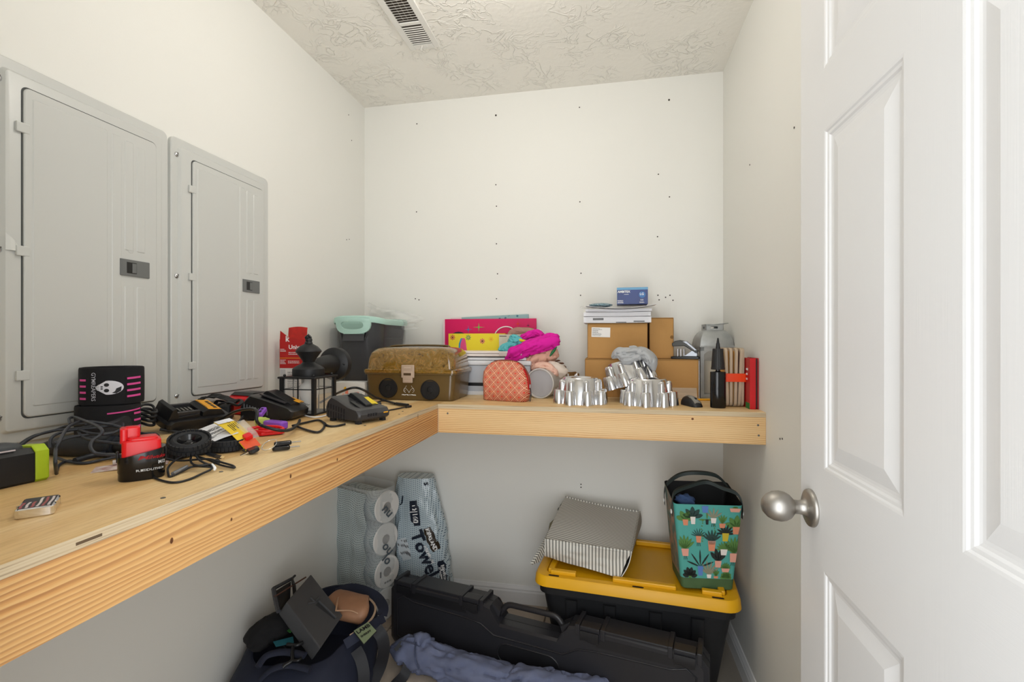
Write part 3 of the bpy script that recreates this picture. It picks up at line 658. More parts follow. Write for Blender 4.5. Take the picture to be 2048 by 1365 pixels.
# charger 3: charcoal wedge near the corner
t = thing('battery_charger', 'charcoal vented charger with a yellow label near the inner shelf corner', 'charger', (-.715,1.302,S), math.radians(-22), 'battery chargers')
pr = [(-.076,.012),(-.068,.008),(.066,.008),(.074,.014),(.076,.026),(.066,.038),(.030,.044),(-.030,.066),(-.052,.071),(-.070,.056),(-.077,.040)]
wedge(t, pr, .112, ch_g, e=.012)
vents(t, 7, -.062, .0115, lambda x: .052-(x+.062)*.18, .0045, .014, -.0555); vents(t, 7, -.062, .0115, lambda x: .031-(x+.062)*.10, .0035, .018-.0, -.0555)
for k in range(4): obj('vent_slot', B(.0745,.0775,-.028+.009*k,-.024+.009*k,.020,.028), BLACKP, t)
bm = bmn(); prism(bm, [(-.040,.066),(-.028,.078),(-.016,.076),(.040,.048),(.040,.040)], -.006, .018, 'y'); obj('battery_rail', bm, BLACK_PL, t, bevel=.0015)
obj('contact_deck', B(.0,.052,-.030,-.008,0,.0025), ch_m, t, (0,0,.0565), (0,.36,0), bevel=.0008); obj('contact_slot', B(.010,.026,-.018,-.012,.0024,.003), BLACKP, t, (0,0,.0565), (0,.36,0))
lb = obj('warning_label', B(-.024,.024,.020,.048,0,.0008), yellow, t, (.008,0,.0535), (0,.37,0)); textlines(6, .026, .040, BLACKP, lb, (.022,.021,.001), (0,0,PI/2), 9)
obj('grey_label', B(-.020,.020,-.022,.026,0,.0008), mat('silver_label','b9b8b0',.35), t, (-.05,.022,.071), (0,-.05,0)); text('ONE', .012, BLACKP, t, (-.045,.003,.0725), (0,0,PI/2), bold=.0002)
obj('indicator', B(.0752,.0768,.028,.044,.024,.027), orange, t)
for x in (-.052, .058):
    for y in (-.046,.040): obj('foot', B(x-.007,x+.007,y-.006,y+.006,0,.010), RUBBER, t)
o = obj('cord', cable([(-0.703,1.21,1.024),(-0.716,1.181,1.023),(-0.739,1.184,1.023),(-0.776,1.226,1.023)], .003, 7), CABLE, smooth=70); adopt(o, t)
# ---- white charging cable
tag(obj('charging_cable', cable([(-0.998,1.412,1.024),(-0.915,1.338,1.023),(-0.861,1.308,1.023),(-0.846,1.341,1.023),(-0.862,1.416,1.024),(-0.887,1.527,1.023)], .0024, 7), mat('white_cable','e4e4e4',.4), None, smooth=70), 'thin white cable lying under the black outdoor lantern', 'cable')
# ---- purple stick with a lime band
t = thing('purple_stick', 'bright purple plastic stick with a lime fabric band', 'gadget', (-0.882,1.142,1.02), math.radians(-14))
pm = mat('purple_plastic','8d4fc4',.4)
bm = bmn(); rbox(bm, .070, .026, .020, .006, .003, cx=.022); obj('stick', bm, pm, t, smooth=40)
bm = bmn(); loft(bm, [[(x, (.014+.002*math.sin(q*1.3+x*300))*math.cos(2*PI*q/16), .013+(.0125+.0015*math.sin(q*2.1+x*200))*math.sin(2*PI*q/16)) for q in range(16)] for x in (-.042,-.036,-.030,-.024,-.018,-.012)]); obj('lime_band', bm, mat('lime_cloth','c6d96a',.85), t, smooth=60)
bm = bmn(); rbox(bm, .034, .016, .012, .003, .0015, cx=0); obj('purple_head', bm, pm, t, (-.068,.03,.028), (0,-.5,2.0), smooth=40)
obj('head_slot', B(-.008,.0,-.003,.003,.0115,.0125), BLACKP, t, (-.068,.03,.028), (0,-.5,2.0)); obj('head_slot', B(.004,.010,-.003,.003,.0115,.0125), BLACKP, t, (-.068,.03,.028), (0,-.5,2.0))
# ---- red plastic bracket
t = thing('red_holder', 'red moulded plastic holder lying in front of the purple stick', 'holder', (-0.837,1.053,1.02), math.radians(18))
bm = bmn(); prism(bm, [(-.040,-.004),(-.015,-.024),(.012,-.030),(.050,-.010),(.054,.004),(.040,.016),(.0,.020),(-.036,.012)], .002, .010, 'z'); obj('tray', bm, redm, t, bevel=.002)
bm = bmn(); tube(bm, [(-.036,.010,.012),(-.01,.020,.016),(.03,.018,.016),(.05,.004,.013),(.046,-.010,.012),(.012,-.026,.012),(-.015,-.020,.012)], .0038, 8, 4); obj('rim', bm, redm, t, smooth=60)
obj('fin', B(-.004,.030,-.008,-.004,.009,.017), redm, t, bevel=.001); obj('fin', B(.004,.034,.004,.008,.009,.015), redm, t, bevel=.001)
bm = bmn(); lathe(bm, [(.0045,.002),(.0045,.020),(.0035,.022)], 12); obj('peg', bm, redm, t, (-.055,.012,0), smooth=40); obj('arm', B(-.058,-.034,.008,.014,.004,.010), redm, t)
t = thing('grey_clip', 'small grey plastic clip beside the red holder', 'clip', (-0.855,1.037,1.02), .3)
obj('clip_jaw', B(-.012,.014,-.006,.004,.004,.010), mat('clip_grey','6c6e72',.5), t, bevel=.002); obj('clip_jaw', B(.008,.014,-.006,.006,0,.009), MATS['clip_grey'], t, bevel=.001)
bm = bmn(); tube(bm, circ(.006,.002,14), .0012, 6, 1, closed=True); obj('ring', bm, mat('clear_grey','a9a6a6',.2), t, (.016,-.012,0), smooth=60)
# ---- RC tyres
def tyre(loc, rot, label, R0=.034, w=.024, rim=True, squash=1.0):
    t = thing('toy_tyre', label, 'tyre', loc, 0, 'small toy tyres', rot=rot)
    bm = bmn(); pf = [(.020,.002),(.025,.0005),(R0-.005,.003),(R0-.002,.007),(R0-.002,w-.007),(R0-.005,w-.003),(.025,w-.0005),(.020,w-.002),(.018,w-.008),(.018,.008)]
    n = 40; loft(bm, [circ(r, z, n, 0, 0, r*squash) for r, z in pf], loop=True, cap=False); obj('carcass', bm, RUBBER, t, smooth=40)
    bm = bmn()
    for k in range(30):
        for s in (0, 1):
            a = 2*PI*(k+.5*s)/30; z0 = .003+(w/2-.001)*s
            n0 = len(bm.verts); cbox(bm, (R0-.0012, 0, z0+w/4-.001), (.0032, .0056, w/2-.004)); xf(bm, MX.Diagonal((1,squash,1,1)) @ R('Z', math.degrees(a)), n0)
    o = obj('tread', bm, RUBBER, t)
    if rim:
        bm = bmn(); lathe(bm, [(.0185,.006),(.0195,w-.004),(.0185,w-.003),(.015,w-.008),(.012,w-.014),(.007,w-.015),(.007,w-.009),(.0048,w-.008),(.004,w-.012)], 28); obj('rim', bm, BLACK_GL, t, smooth=35)
        bm = bmn(); loft(bm, [circ(.005,w-.010,6), circ(.005,w-.007,6)]); obj('hub_nut', bm, BLACK_PL, t)
    return t
lean = MX.Rotation(math.radians(20), 4, V((.73,.69,0))).to_euler()
tyre((-0.767,0.774,1.05), tuple(lean), 'knobbly black toy tyre with its wheel rim, lying on top of the others', .0345, .022)
tyre((-0.843,0.811,1.02), (0,0,0), 'loose black toy tyre beside the red battery', .034, .025, False, .92)
tyre((-0.784,0.881,1.02), (0,0,.4), 'flattened loose black toy tyre at the right of the heap', .0335, .025, False, .82)
tyre((-0.823,0.855,1.02), (0,0,0), 'black toy tyre at the bottom of the heap, half hidden', .030, .022, False)
tag(obj('wood_chip', B(-.03,.02,-.016,.016,0,.012), mat('kraft_board','c59a52',.7), None, (-0.94,0.894,1.021), (0,0,.5)), 'flat brown cardboard piece behind the toy tyres', 'cardboard')
bm = bmn(); rbox(bm, .050, .034, .032, .008, .003)
tag(obj('black_tin', bm, BLACK_GL, None, (-0.866,0.974,1.02), (0,0,.6), smooth=40), 'glossy black curved piece behind the flattened tyre', 'plastic piece')
# ---- white instruction sheet and yellow package card
t = thing('instruction_sheet', 'white printed instruction strip leaning over the toy tyres', 'leaflet', (0,0,0))
A, Bq, Cq = V((-0.909,0.874,1.032)), V((-0.909,1.001,1.058)), V((-0.768,0.898,1.056)); D = V((-0.816,0.839,1.028))
bm = bmn(); sheet(bm, lambda u, v: A*(1-u)*(1-v)+Bq*u*(1-v)+Cq*u*v+D*(1-u)*v + V((0,0,.004*math.sin(PI*u))), 8, 3); thick(bm, .0008)
sh = obj('paper', bm, mat('paper_white','e6e6ea',.7), t)
nrm = (Bq-A).cross(D-A).normalized(); nrm = nrm if nrm.z > 0 else -nrm
ex = (Bq-A).normalized(); ey = nrm.cross(ex)
mrot = MX((ex, ey, nrm)).transposed().to_euler()
for k, (a, n, w) in enumerate(((.35,3,.11),(.60,2,.09),(.80,2,.06))):
    textlines(n, w, .006*n, BLACKP, t, A*(1-.35)*(1-a)+Bq*.35*(1-a)+Cq*.35*a+D*.65*a+nrm*.006, mrot, k+20)
t = thing('package_card', 'yellow package card with a clear blister beside the keys', 'card', (0,0,0))
A, Bq, Cq, D = V((-0.844,0.914,1.072)), V((-0.824,0.936,1.078)), V((-0.726,0.913,1.026)), V((-0.727,0.87,1.026))
fq = lambda u, v: A*(1-u)*(1-v)+D*u*(1-v)+Cq*u*v+Bq*(1-u)*v+V((0,0,.008*math.sin(PI*u)))
bm = bmn(); sheet(bm, fq, 10, 3); thick(bm, .0008); obj('card', bm, mat('card_yellow','e8c52c',.55), t, smooth=60)
bm = bmn(); sheet(bm, lambda u, v: fq(.0+.16*u, v)+V((0,0,.0015)), 3, 2); obj('white_header', bm, mat('paper_white'), t)
bm = bmn(); sheet(bm, lambda u, v: fq(.80+.2*u, v)+V((0,0,.0022)), 3, 2); obj('orange_end', bm, mat('blister_orange','e2552c',.4), t)
nrm = (D-A).cross(Bq-A).normalized(); nrm = nrm if nrm.z > 0 else -nrm
ex = (D-A).normalized(); ey = nrm.cross(ex); mrot = MX((ex, ey, nrm)).transposed().to_euler()
textlines(5, .030, .018, BLACKP, t, fq(.24,.86)+nrm*.003, mrot, 31); textlines(1, .026, .005, BLACKP, t, fq(.18,.5)+nrm*.004, (mrot.x, mrot.y, mrot.z+PI/2), 32)
clear = mat('clear_plastic','ffffff',.06, trans=1.0, ior=1.2)
n0 = fq(.42,.95)+nrm*.006; 
bm = bmn(); pa, pb = fq(.42,.95), fq(.82,.95); side = (Bq-A).normalized()*.010
loft(bm, [[pa-side+nrm*.003, pa+side+nrm*.003, pa+side*.7+nrm*.016, pa-side*.7+nrm*.016], [pb-side+nrm*.003, pb+side+nrm*.003, pb+side*.7+nrm*.016, pb-side*.7+nrm*.016]])
obj('blister', bm, mat('blister_clear','e8e4dc',.12, alpha=.25), t)
obj('red_cap', B(-.008,.008,-.008,.008,-.004,.006), redm, t, tuple(fq(.78,.62)+nrm*.006), mrot, bevel=.003)
# ---- thin USB cable with plugs
t = thing('usb_cable', 'thin black cable with a plug, looped on the shelf in front of the tyres', 'cable', (0,0,0))
u1 = [(-0.81,0.741,1.03),(-0.78,0.719,1.028),(-0.763,0.696,1.024),(-0.736,0.677,1.022),(-0.69,0.663,1.022),(-0.678,0.68,1.022),(-0.68,0.713,1.024),(-0.68,0.732,1.027),(-0.693,0.742,1.031),(-0.709,0.732,1.031),(-0.73,0.74,1.034),(-0.748,0.76,1.042),(-0.749,0.775,1.046),(-0.743,0.786,1.04),(-0.74,0.793,1.034)]
u2 = [(-0.817,0.747,1.04),(-0.784,0.739,1.038),(-0.762,0.749,1.033),(-0.737,0.758,1.034),(-0.715,0.766,1.034),(-0.691,0.769,1.028),(-0.663,0.761,1.026),(-0.653,0.752,1.025),(-0.691,0.762,1.026),(-0.73,0.776,1.03),(-0.757,0.776,1.036)]
u3 = [(-0.752,0.758,1.046),(-0.762,0.743,1.038),(-0.76,0.723,1.028),(-0.736,0.7,1.024),(-0.723,0.692,1.022),(-0.726,0.718,1.024),(-0.721,0.734,1.028),(-0.7,0.738,1.028),(-0.69,0.744,1.027),(-0.717,0.746,1.036),(-0.735,0.754,1.044)]
for u in (u1, u2, u3): obj('wire', cable(u, .0019, 6), CABLE, t, smooth=70)
P0, P1, P2 = V((-0.741,0.787,1.038)), V((-0.722,0.788,1.034)), V((-0.71,0.786,1.033)); P3 = V((-0.704,0.788,1.032))
bm = bmn(); tube(bm, [P0, P1], .0062, 4, 1, flat=.7); obj('plug_grip', bm, BLACK_PL, t); bm = bmn(); tube(bm, [P1, P2], .0055, 4, 1, flat=.7); obj('plug_grip', bm, mat('brown_plastic','3b332c',.4), t)
bm = bmn(); tube(bm, [P2, P3], .0042, 4, 1, flat=.6); obj('plug_tip', bm, mat('brass_contact','d8bd8a',.35,.6), t)
bm = bmn(); tube(bm, [(-0.725,0.698,1.025),(-0.729,0.716,1.026),(-0.731,0.732,1.028)], .0034, 8, 3); obj('micro_plug', bm, mat('silver_wrap','8e8f93',.3,.6), t, smooth=60)
bm = bmn(); tube(bm, [(-0.689,0.743,1.031),(-0.677,0.736,1.028),(-0.677,0.735,1.024)], .0022, 6, 3); obj('twist_tie', bm, WHITE, t, smooth=60)
bm = bmn(); lathe(bm, [(.002,0),(.006,.001),(.006,.005),(.002,.006)], 14); obj('ferrite', bm, BLACK_PL, t, (-0.723,0.791,1.022), (1.2,0,.5), smooth=40)
# ---- keys on a ring
t = thing('key_ring', 'car key and two fold-up hex tools on a split ring near the shelf edge', 'keys', (-0.708,0.873,1.02), 0)
bm = bmn(); tube(bm, [(.014*math.cos(2*PI*k/24), .014*math.sin(2*PI*k/24), .010+.008*math.sin(2*PI*k/24)) for k in range(24)], .0009, 6, 1, closed=True); obj('split_ring', bm, CHROME, t, (.016,.022,.004), smooth=60)
k1 = thing('key', None, None); k1.parent = t; k1.location = (-.002,0,.004); k1.rotation_euler = (0.35,0,-.75)
bm = bmn(); rbox(bm, .028, .020, .008, .006, .0015); obj('key_head', bm, BLACK_PL, k1, smooth=40)
bm = bmn(); prism(bm, [(-.0035,-.010),(.0035,-.010),(.0035,-.024),(.001,-.028),(-.0035,-.025),(-.002,-.021),(-.0035,-.018)], .003, .005, 'z'); obj('key_blade', bm, mat('nickel_silver','c8c2b4',.25,1), k1)
k2 = thing('key', None, None); k2.parent = t; k2.location = (-.020,.006,.003); k2.rotation_euler = (0,0,.4)
bm = bmn(); rbox(bm, .022, .014, .006, .004, .0015); obj('key_head', bm, mat('dark_leather','2b2622',.6), k2, smooth=40)
for q, (dx, dy, dz) in enumerate(((.036,.032,.002),(.034,.040,.010))):
    f = thing('hex_tool', None, None); f.parent = t; f.location = (dx,dy,dz); f.rotation_euler = (0,0,.72+.1*q)
    bm = bmn(); rbox(bm, .034, .012, .0085, .004, .0015); obj('grip', bm, BLACK_GL, f, smooth=40)
    bm = bmn(); tube(bm, [(.015,0,.004),(.036,.001,.004)], .0016, 6, 1); obj('bit', bm, STEEL, f)
# ================================================================ CORNER AND BACK SHELF
def MN(nt, op, a, b=None, c=None):
    n = nt.nodes.new('ShaderNodeMath'); n.operation = op
    for k, v in enumerate((a, b, c)):
        if v is None: continue
        if isinstance(v, (int, float)): n.inputs[k].default_value = v
        else: nt.links.new(v, n.inputs[k])
    return n.outputs[0]
def MIX(nt, f, a, b):
    n = nt.nodes.new('ShaderNodeMix'); n.data_type = 'RGBA'
    for k, v in ((0, f), (6, a), (7, b)):
        if isinstance(v, (tuple, float, int)): n.inputs[k].default_value = v
        else: nt.links.new(v, n.inputs[k])
    return n.outputs[2]
def XYZ(nt, which='Object'):
    tc = nt.nodes.new('ShaderNodeTexCoord'); s = nt.nodes.new('ShaderNodeSeparateXYZ'); nt.links.new(tc.outputs[which], s.inputs[0])
    return s.outputs
# ---- black outdoor lantern with motion-sensor cap, lying on its base with the wall plate behind
t = thing('outdoor_lantern', 'black outdoor wall lantern with glass panes and a round wall plate', 'lantern', (-.944,1.405,S))
ir = mat('black_iron','17181a',.5, bump=(500,.15,.0008)); pane = mat('lantern_glass','e8e6e0',.15, alpha=.12); h = .060
obj('base_frame', rbox(bmn(), .116, .116, .006, .002, .001), ir, t)
obj('top_plate', rbox(bmn(), .130, .130, .006, .002, .001, z0=.113), ir, t)
for sx in (-1,1):
    for sy in (-1,1): obj('corner_post', B(sx*.055-.0055, sx*.055+.0055, sy*.055-.0055, sy*.055+.0055, .004, .114), ir, t)
    bm = bmn()
for k, (a, ax) in enumerate(((0,0),(PI/2,1),(PI,2),(1.5*PI,3))):
    q = thing('side_frame', None, None); q.parent = t; q.rotation_euler = (0,0,a)
    obj('bar', B(-.0015,.0015,-.0565,-.0535,.005,.114), ir, q); obj('bar', B(-.05,.05,-.0565,-.0535,.078,.081), ir, q)
    obj('pane', B(-.050,.050,-.0535,-.0525,.006,.113), pane, q)
    bm = bmn(); blob(bm, lambda c: c*.0045, 2); obj('finial', bm, ir, q, (.050,-.050,.1225), smooth=60)
bm = bmn(); lathe(bm, [(.048,.119),(.0485,.121),(.0485,.141),(.044,.146),(.034,.152),(.022,.158),(.018,.163)], 36); obj('roof', bm, ir, t, smooth=35)
bm = bmn(); lathe(bm, [(.016,.160),(.018,.164),(.0195,.168),(.036,.192),(.0395,.196),(.0395,.198),(.036,.203),(.028,.212),(.016,.219),(.010,.222)], 36); obj('sensor_cap', bm, ir, t, smooth=35)
bm = bmn(); tube(bm, [(0,0,.220),(.001,0,.232),(-.003,0,.240),(.003,.002,.247)], lambda q: .012-.004*q+.0015*math.sin(q*20), 9, 3); obj('broken_finial', bm, ir, t, smooth=30)
bm = bmn(); tube(bm, [(0,.02,.140),(0,.06,.150),(0,.095,.152),(0,.13,.150)], lambda q: .020+.014*q, 18, 4); obj('arm', bm, ir, t, smooth=60)
bm = bmn(); lathe(bm, [(.020,-.012),(.036,-.008),(.048,-.003),(.056,.002),(.0575,.006),(.0575,.024),(.056,.026)], 40); obj('wall_plate', bm, ir, t, (0,.140,.150), (-PI/2,0,0), smooth=35)
for s in (-1,1):
    bm = bmn(); blob(bm, lambda c: c*.0042, 2); obj('plate_nut', bm, ir, t, (.044*s,.137,.150), smooth=60)
bm = bmn(); lathe(bm, [(.012,.006),(.021,.010),(.022,.040),(.030,.060),(.031,.072),(.024,.090),(.014,.098),(.013,.112)], 22); obj('bulb', bm, mat('frosted_glass','e8e6e2',.35), t, (0,0,0), smooth=60)
# ---- wad of white plastic
bm = bmn(); blob(bm, lambda c: V((c.x*.024, c.y*.018, c.z*.022))*(1+.35*fbm(c,2.2,3)), 3)
tag(obj('plastic_wad', bm, mat('thin_white_plastic','e9e9ea',.35), None, (-1.014,1.382,1.05), smooth=25), 'crumpled white plastic scrap beside the black lantern', 'plastic')
# ---- red and white universal carton
t = thing('carton', 'tall torn-open red and white carton against the left wall', 'box', (-1.142,1.625,S), math.radians(6))
cr = mat('carton_red','b5201f',.45); cw = mat('carton_white','dcdbd8',.5)
bm = bmn(); box(bm, -.052,.052,-.022,.022,0,.235); obj('body', bm, cw, t)
bm = bmn(); box(bm, -.0525,.0525,-.0226,-.0220,.130,.236); obj('red_face', bm, cr, t); obj('red_face', B(-.0526,-.052,-.0226,.022,.130,.236), cr, t); obj('stripe', B(-.0527,.0527,-.0229,-.0225,.166,.168), orange, t)
bm = bmn(); sheet(bm, lambda u, v: (-.020+.072*u, -.022+.004*v*v, .234+.045*v+.004*math.sin(3*u)*v), 8, 4); thick(bm, .0012); obj('torn_flap', bm, mat('flap_red','c8281f',.45, vary=(30,'96201a',.2)), t)
bm = bmn(); sheet(bm, lambda u, v: (-.052+.028*u, -.022+.002*v, .234+.034*v*(1-.6*u)), 5, 3); thick(bm, .0012); obj('torn_flap', bm, cr, t)
text('Univer', .022, WHITE, t, (-.018,-.0230,.196), bold=.0004); textlines(2, .06, .012, WHITE, t, (-.018,-.0231,.188), (PI/2,0,0), 2); textlines(2, .065, .012, WHITE, t, (-.020,-.0231,.156), (PI/2,0,0), 3)
textlines(3, .024, .012, WHITE, t, (-.050,-.0231,.200), (PI/2,0,0), 4); textlines(4, .024, .018, WHITE, t, (-.050,-.0231,.160), (PI/2,0,0), 6); textlines(9, .055, .06, mat('grey_print','6a6a6a',.6), t, (-.022,-.0224,.115), (PI/2,0,0), 7)
obj('grey_panel', B(-.050,-.030,-.0226,-.022,.005,.125), mat('print_grey','b9bbbd',.5), t); text('k', .03, WHITE, t, (-.030,-.0230,.222), bold=.0006)
# ---- flat white printed box
t = thing('printed_box', 'small flat white box with orange flower print beside the tackle box', 'box', (-1.005,1.785,S), math.radians(10))
obj('body', B(-.062,.062,-.038,.038,0,.068), cw, t, bevel=.0015)
for x, z, r, c in ((-.012,.045,.009,'e3b020'),(-.004,.028,.012,'e88468'),(.008,.018,.010,'e88468'),(-.020,.020,.008,'efb39c')):
    bm = bmn(); lathe(bm, [(r,0),(r,.0004)], 10); xf(bm, MX.Diagonal((1,.7,1,1))); obj('flower_print', bm, mat('print_'+c, c, .6), t, (x,-.0381,z), (PI/2,0,.7))
text('5.28', .010, mat('print_e05030','e05030',.6), t, (.022,-.0384,.022)); textlines(2, .022, .008, mat('grey_print'), t, (.022,-.0384,.016), (PI/2,0,0), 12)
# ---- loose cable with barrel plugs
t = thing('adapter_cable', 'black power lead with barrel plugs lying in front of the tackle box', 'cable', (0,0,0))
obj('lead', cable([(-1.01,1.57,1.03),(-0.978,1.609,1.055),(-0.877,1.525,1.085),(-0.849,1.532,1.09),(-0.818,1.536,1.08),(-0.827,1.619,1.05),(-0.824,1.68,1.032),(-0.749,1.625,1.026)], .0042, 8), CABLE, t, smooth=70)
obj('lead', cable([(-1.064,1.749,1.04),(-1.031,1.774,1.036),(-0.952,1.688,1.03)], .003, 7), CABLE, t, smooth=70)
obj('lead', cable([(-0.788,1.532,1.03),(-0.816,1.644,1.031),(-0.792,1.675,1.026),(-0.736,1.622,1.025)], .0026, 7), CABLE, t, smooth=70)
obj('lead', cable([(-0.713,1.464,1.023),(-0.698,1.514,1.023),(-0.681,1.564,1.024)], .0024, 7), CABLE, t, smooth=70)
for a, b2, r in (((-0.82,1.568,1.028),(-0.788,1.594,1.029),.0075),((-0.742,1.619,1.027),(-0.684,1.589,1.027),.0055),((-0.681,1.564,1.024),(-0.673,1.588,1.024),.0042),((-0.989,1.73,1.03),(-0.932,1.66,1.03),.006)):
    bm = bmn(); tube(bm, [a, b2], r, 10, 1); obj('barrel_plug', bm, BLACK_PL, t, smooth=50)
# ---- grey tub with mint rim in the corner
t = thing('storage_tub', 'translucent charcoal plastic tub with a mint rim in the corner', 'tub', (-1.074,2.088,S))
smoke = mat('smoke_plastic','46474a',.25, alpha=.90); mint = mat('mint_plastic','b4d8cc',.35)
def tubring(k, z, x=0): return [(px*1, py*1, z) for px, py, _ in rrect(.205*k+.0, .33*k, .075*k, 0, 6)]
def rimz(x, y): return .312+.018*(abs(y)/.19)**2
bm = bmn(); secs = [(.80,.002),(.84,.010),(.90,.08),(.97,.18),(1.04,.26),(1.08,.295)]
rings = [tubring(k, z) for k, z in secs]; rings[-1] = [(x, y, rimz(x, y)-.012-(.085 if abs(y) > .15 and abs(x) < .07 else 0)) for x, y, z in rings[-1]]
inner = [[(x*.975, y*.982, z+(.003 if j == 0 else 0)) for x, y, z in r] for j, r in enumerate(rings)][::-1]
loft(bm, rings+inner); obj('body', bm, smoke, t, smooth=40)
bm = bmn(); rr = tubring(1.105, 0); P = [V((x, y, rimz(x, y))) for x, y, z in rr]
pf = [(.0,.010),(.008,.006),(.010,-.006),(.007,-.016),(-.002,-.016),(-.004,.006)]
def rimring(k):
    d = V((rr[k][0], rr[k][1], 0)).normalized(); near = abs(rr[k][1]) > .13 and rr[k][1] < 0
    return [P[k]+d*a+V((0,0,max(b, -.016) if near else b)) for a, b in pf]
loft(bm, [rimring(k) for k in range(len(rr))], loop=True, cap=False); obj('rim', bm, mint, t, smooth=45)
bm = bmn(); lip = [q for q in tubring(1.0, 0) if q[1] > -.10]
lip.sort(key=lambda q: math.atan2(q[0], q[1]+.02)); loft(bm, [[(x*k, y*k, rimz(x, y)+dz) for x, y, _ in lip] for k, dz in ((1.0,-.075),(1.03,-.006),(1.015,-.004),(.985,-.075))], closed=False, cap=False); obj('inner_lip', bm, mint, t, smooth=45)
# mint grip plate with an oval hand hole on the near end, and another on the far end
for sgn in (-1, 1):
    bm = bmn(); out, inn = [], []
    for k in range(28):
        a = 2*PI*k/28; c, s = math.cos(a), math.sin(a)
        ox = .082*math.copysign(abs(c)**.6, c); oz = (.004 if s > 0 else -.068)*abs(s)**.55
        ix = .052*math.copysign(abs(c)**.7, c); iz = -.030+(.018 if s > 0 else .018)*math.copysign(abs(s)**.8, s)
        yo = lambda x, z: sgn*(.183+z*.16-(abs(x)/.082)**4*.012)
        out.append((ox, yo(ox, oz), .328+oz)); inn.append((ix, yo(ix, iz), .328+iz))
    off = V((0, sgn*.008, 0))
    loft(bm, [[V(p) for p in out], [V(p)+off for p in out], [V(p)+off for p in inn], [V(p) for p in inn]], loop=True, cap=False)
    obj('hand_grip', bm, mint, t, smooth=40)
# ---- clear bag in the tub
def bagf(u, v):
    x = -1.18+.30*u; z = 1.315+.125*v*(1-.62*u)+.012*math.sin(6*u+3*v); y = 2.19+.03*math.sin(5*u+2*v)+.030*fbm((u*2,v*2,1),2,5)
    return (x+.03*v*(1-u)-.02*math.sin(9*v), y, z)
bm = bmn(); sheet(bm, bagf, 26, 14); thick(bm, .0006)
tag(obj('clear_bag', bm, mat('clear_film','f4f4f2',.12, alpha=.16, spec=.9), None, smooth=60), 'crumpled clear plastic bag sticking out of the charcoal tub', 'bag')
# ---- camo tackle box with speakers
def camo(nt, b):
    N = nt.nodes; tc = N.new('ShaderNodeTexCoord')
    n = N.new('ShaderNodeTexNoise'); n.inputs['Scale'].default_value = 26; n.inputs['Detail'].default_value = 10; n.inputs['Roughness'].default_value = .74; n.inputs['Distortion'].default_value = 1.6
    r = N.new('ShaderNodeValToRGB'); e = r.color_ramp.elements
    e[0].position = .34; e[0].color = lin('241a08'); e[1].position = .68; e[1].color = lin('a39468')
    for p, c in ((.41,'5b4216'),(.47,'8a6420'),(.515,'5f5028'),(.56,'a07434'),(.62,'6b5f3a')): q = e.new(p); q.color = lin(c)
    nt.links.new(tc.outputs['Object'], n.inputs['Vector']); nt.links.new(n.outputs[0], r.inputs[0]); nt.links.new(r.outputs[0], b.inputs['Base Color'])
camom = mat('camo_print','6b5020',.14, build=camo, coat=.6); olive = mat('olive_plastic','5f4b2a',.22); tan = mat('tan_latch','b09a86',.45)
t = thing('tackle_box', 'camouflage tackle box with two round speakers and a tan latch', 'tackle box', (-.7575,1.877,S))
bm = bmn(); loft(bm, [rrect(.345,.205,.016,0,4), rrect(.352,.212,.02,.003,4), rrect(.366,.222,.02,.098,4), rrect(.378,.232,.02,.100,4), rrect(.378,.232,.02,.106,4)]); obj('body', bm, olive, t, smooth=30)
bm = bmn(); loft(bm, [rrect(.382,.236,.02,.1065,5), rrect(.383,.237,.02,.118,5), rrect(.378,.232,.02,.120,5), rrect(.362,.220,.024,.122,5), rrect(.356,.214,.026,.160,5), rrect(.346,.202,.030,.184,5), rrect(.322,.172,.036,.199,5), rrect(.282,.130,.036,.2055,5), rrect(.24,.09,.03,.2065,5)]); obj('lid', bm, camom, t, smooth=32)
bm = bmn(); tube(bm, [(-.13,0,.200),(-.12,0,.209),(-.06,0,.212),(.06,0,.212),(.12,0,.209),(.13,0,.200)], .007, 8, 4, flat=.6); obj('carry_handle', bm, olive, t, smooth=50)
for sx in (-.086, .0865):
    sp = thing('speaker', None, None); sp.parent = t; sp.location = (sx,-.108,.047+(-.004 if sx > 0 else 0)); sp.rotation_euler = (PI/2-.04,0,0)
    bm = bmn(); lathe(bm, [(.0385,-.006),(.0385,.004),(.037,.006),(.035,.006),(.0345,.003),(.030,.0032),(.018,.002),(.012,.003),(.0005,.0035)], 36); obj('cone', bm, mat('speaker_black','121113',.5), sp, smooth=30)
    bm = bmn(); tube(bm, circ(.012,.0035,24), .0012, 6, 1, closed=True); obj('ring', bm, BLACK_PL, sp, smooth=60)
la = thing('latch', None, None); la.parent = t; la.location = (0,-.119,0)
bm = bmn(); rbox(bm, .053, .008, .050, .003, .002, z0=.088); obj('latch_plate', bm, tan, la, smooth=40); bm = bmn(); rbox(bm, .040, .010, .044, .003, .002, cy=-.001, z0=.069); obj('latch_tongue', bm, tan, la, smooth=40)
obj('latch_window', B(-.015,.015,-.0065,-.004,.098,.107), mat('latch_shadow','4a3518',.6), la); obj('latch_ridge', B(-.014,.014,-.0055,-.004,.125,.130), mat('tan_light','c0aa96',.45), la); obj('latch_ridge', B(-.013,.013,-.0075,-.006,.075,.078), MATS['tan_light'], la)
text('REALTREE', .0128, WHITE, t, (-.001,-.1072,.018), (PI/2-.05,0,0), ax='CENTER', sx=1.02, bold=.0005)
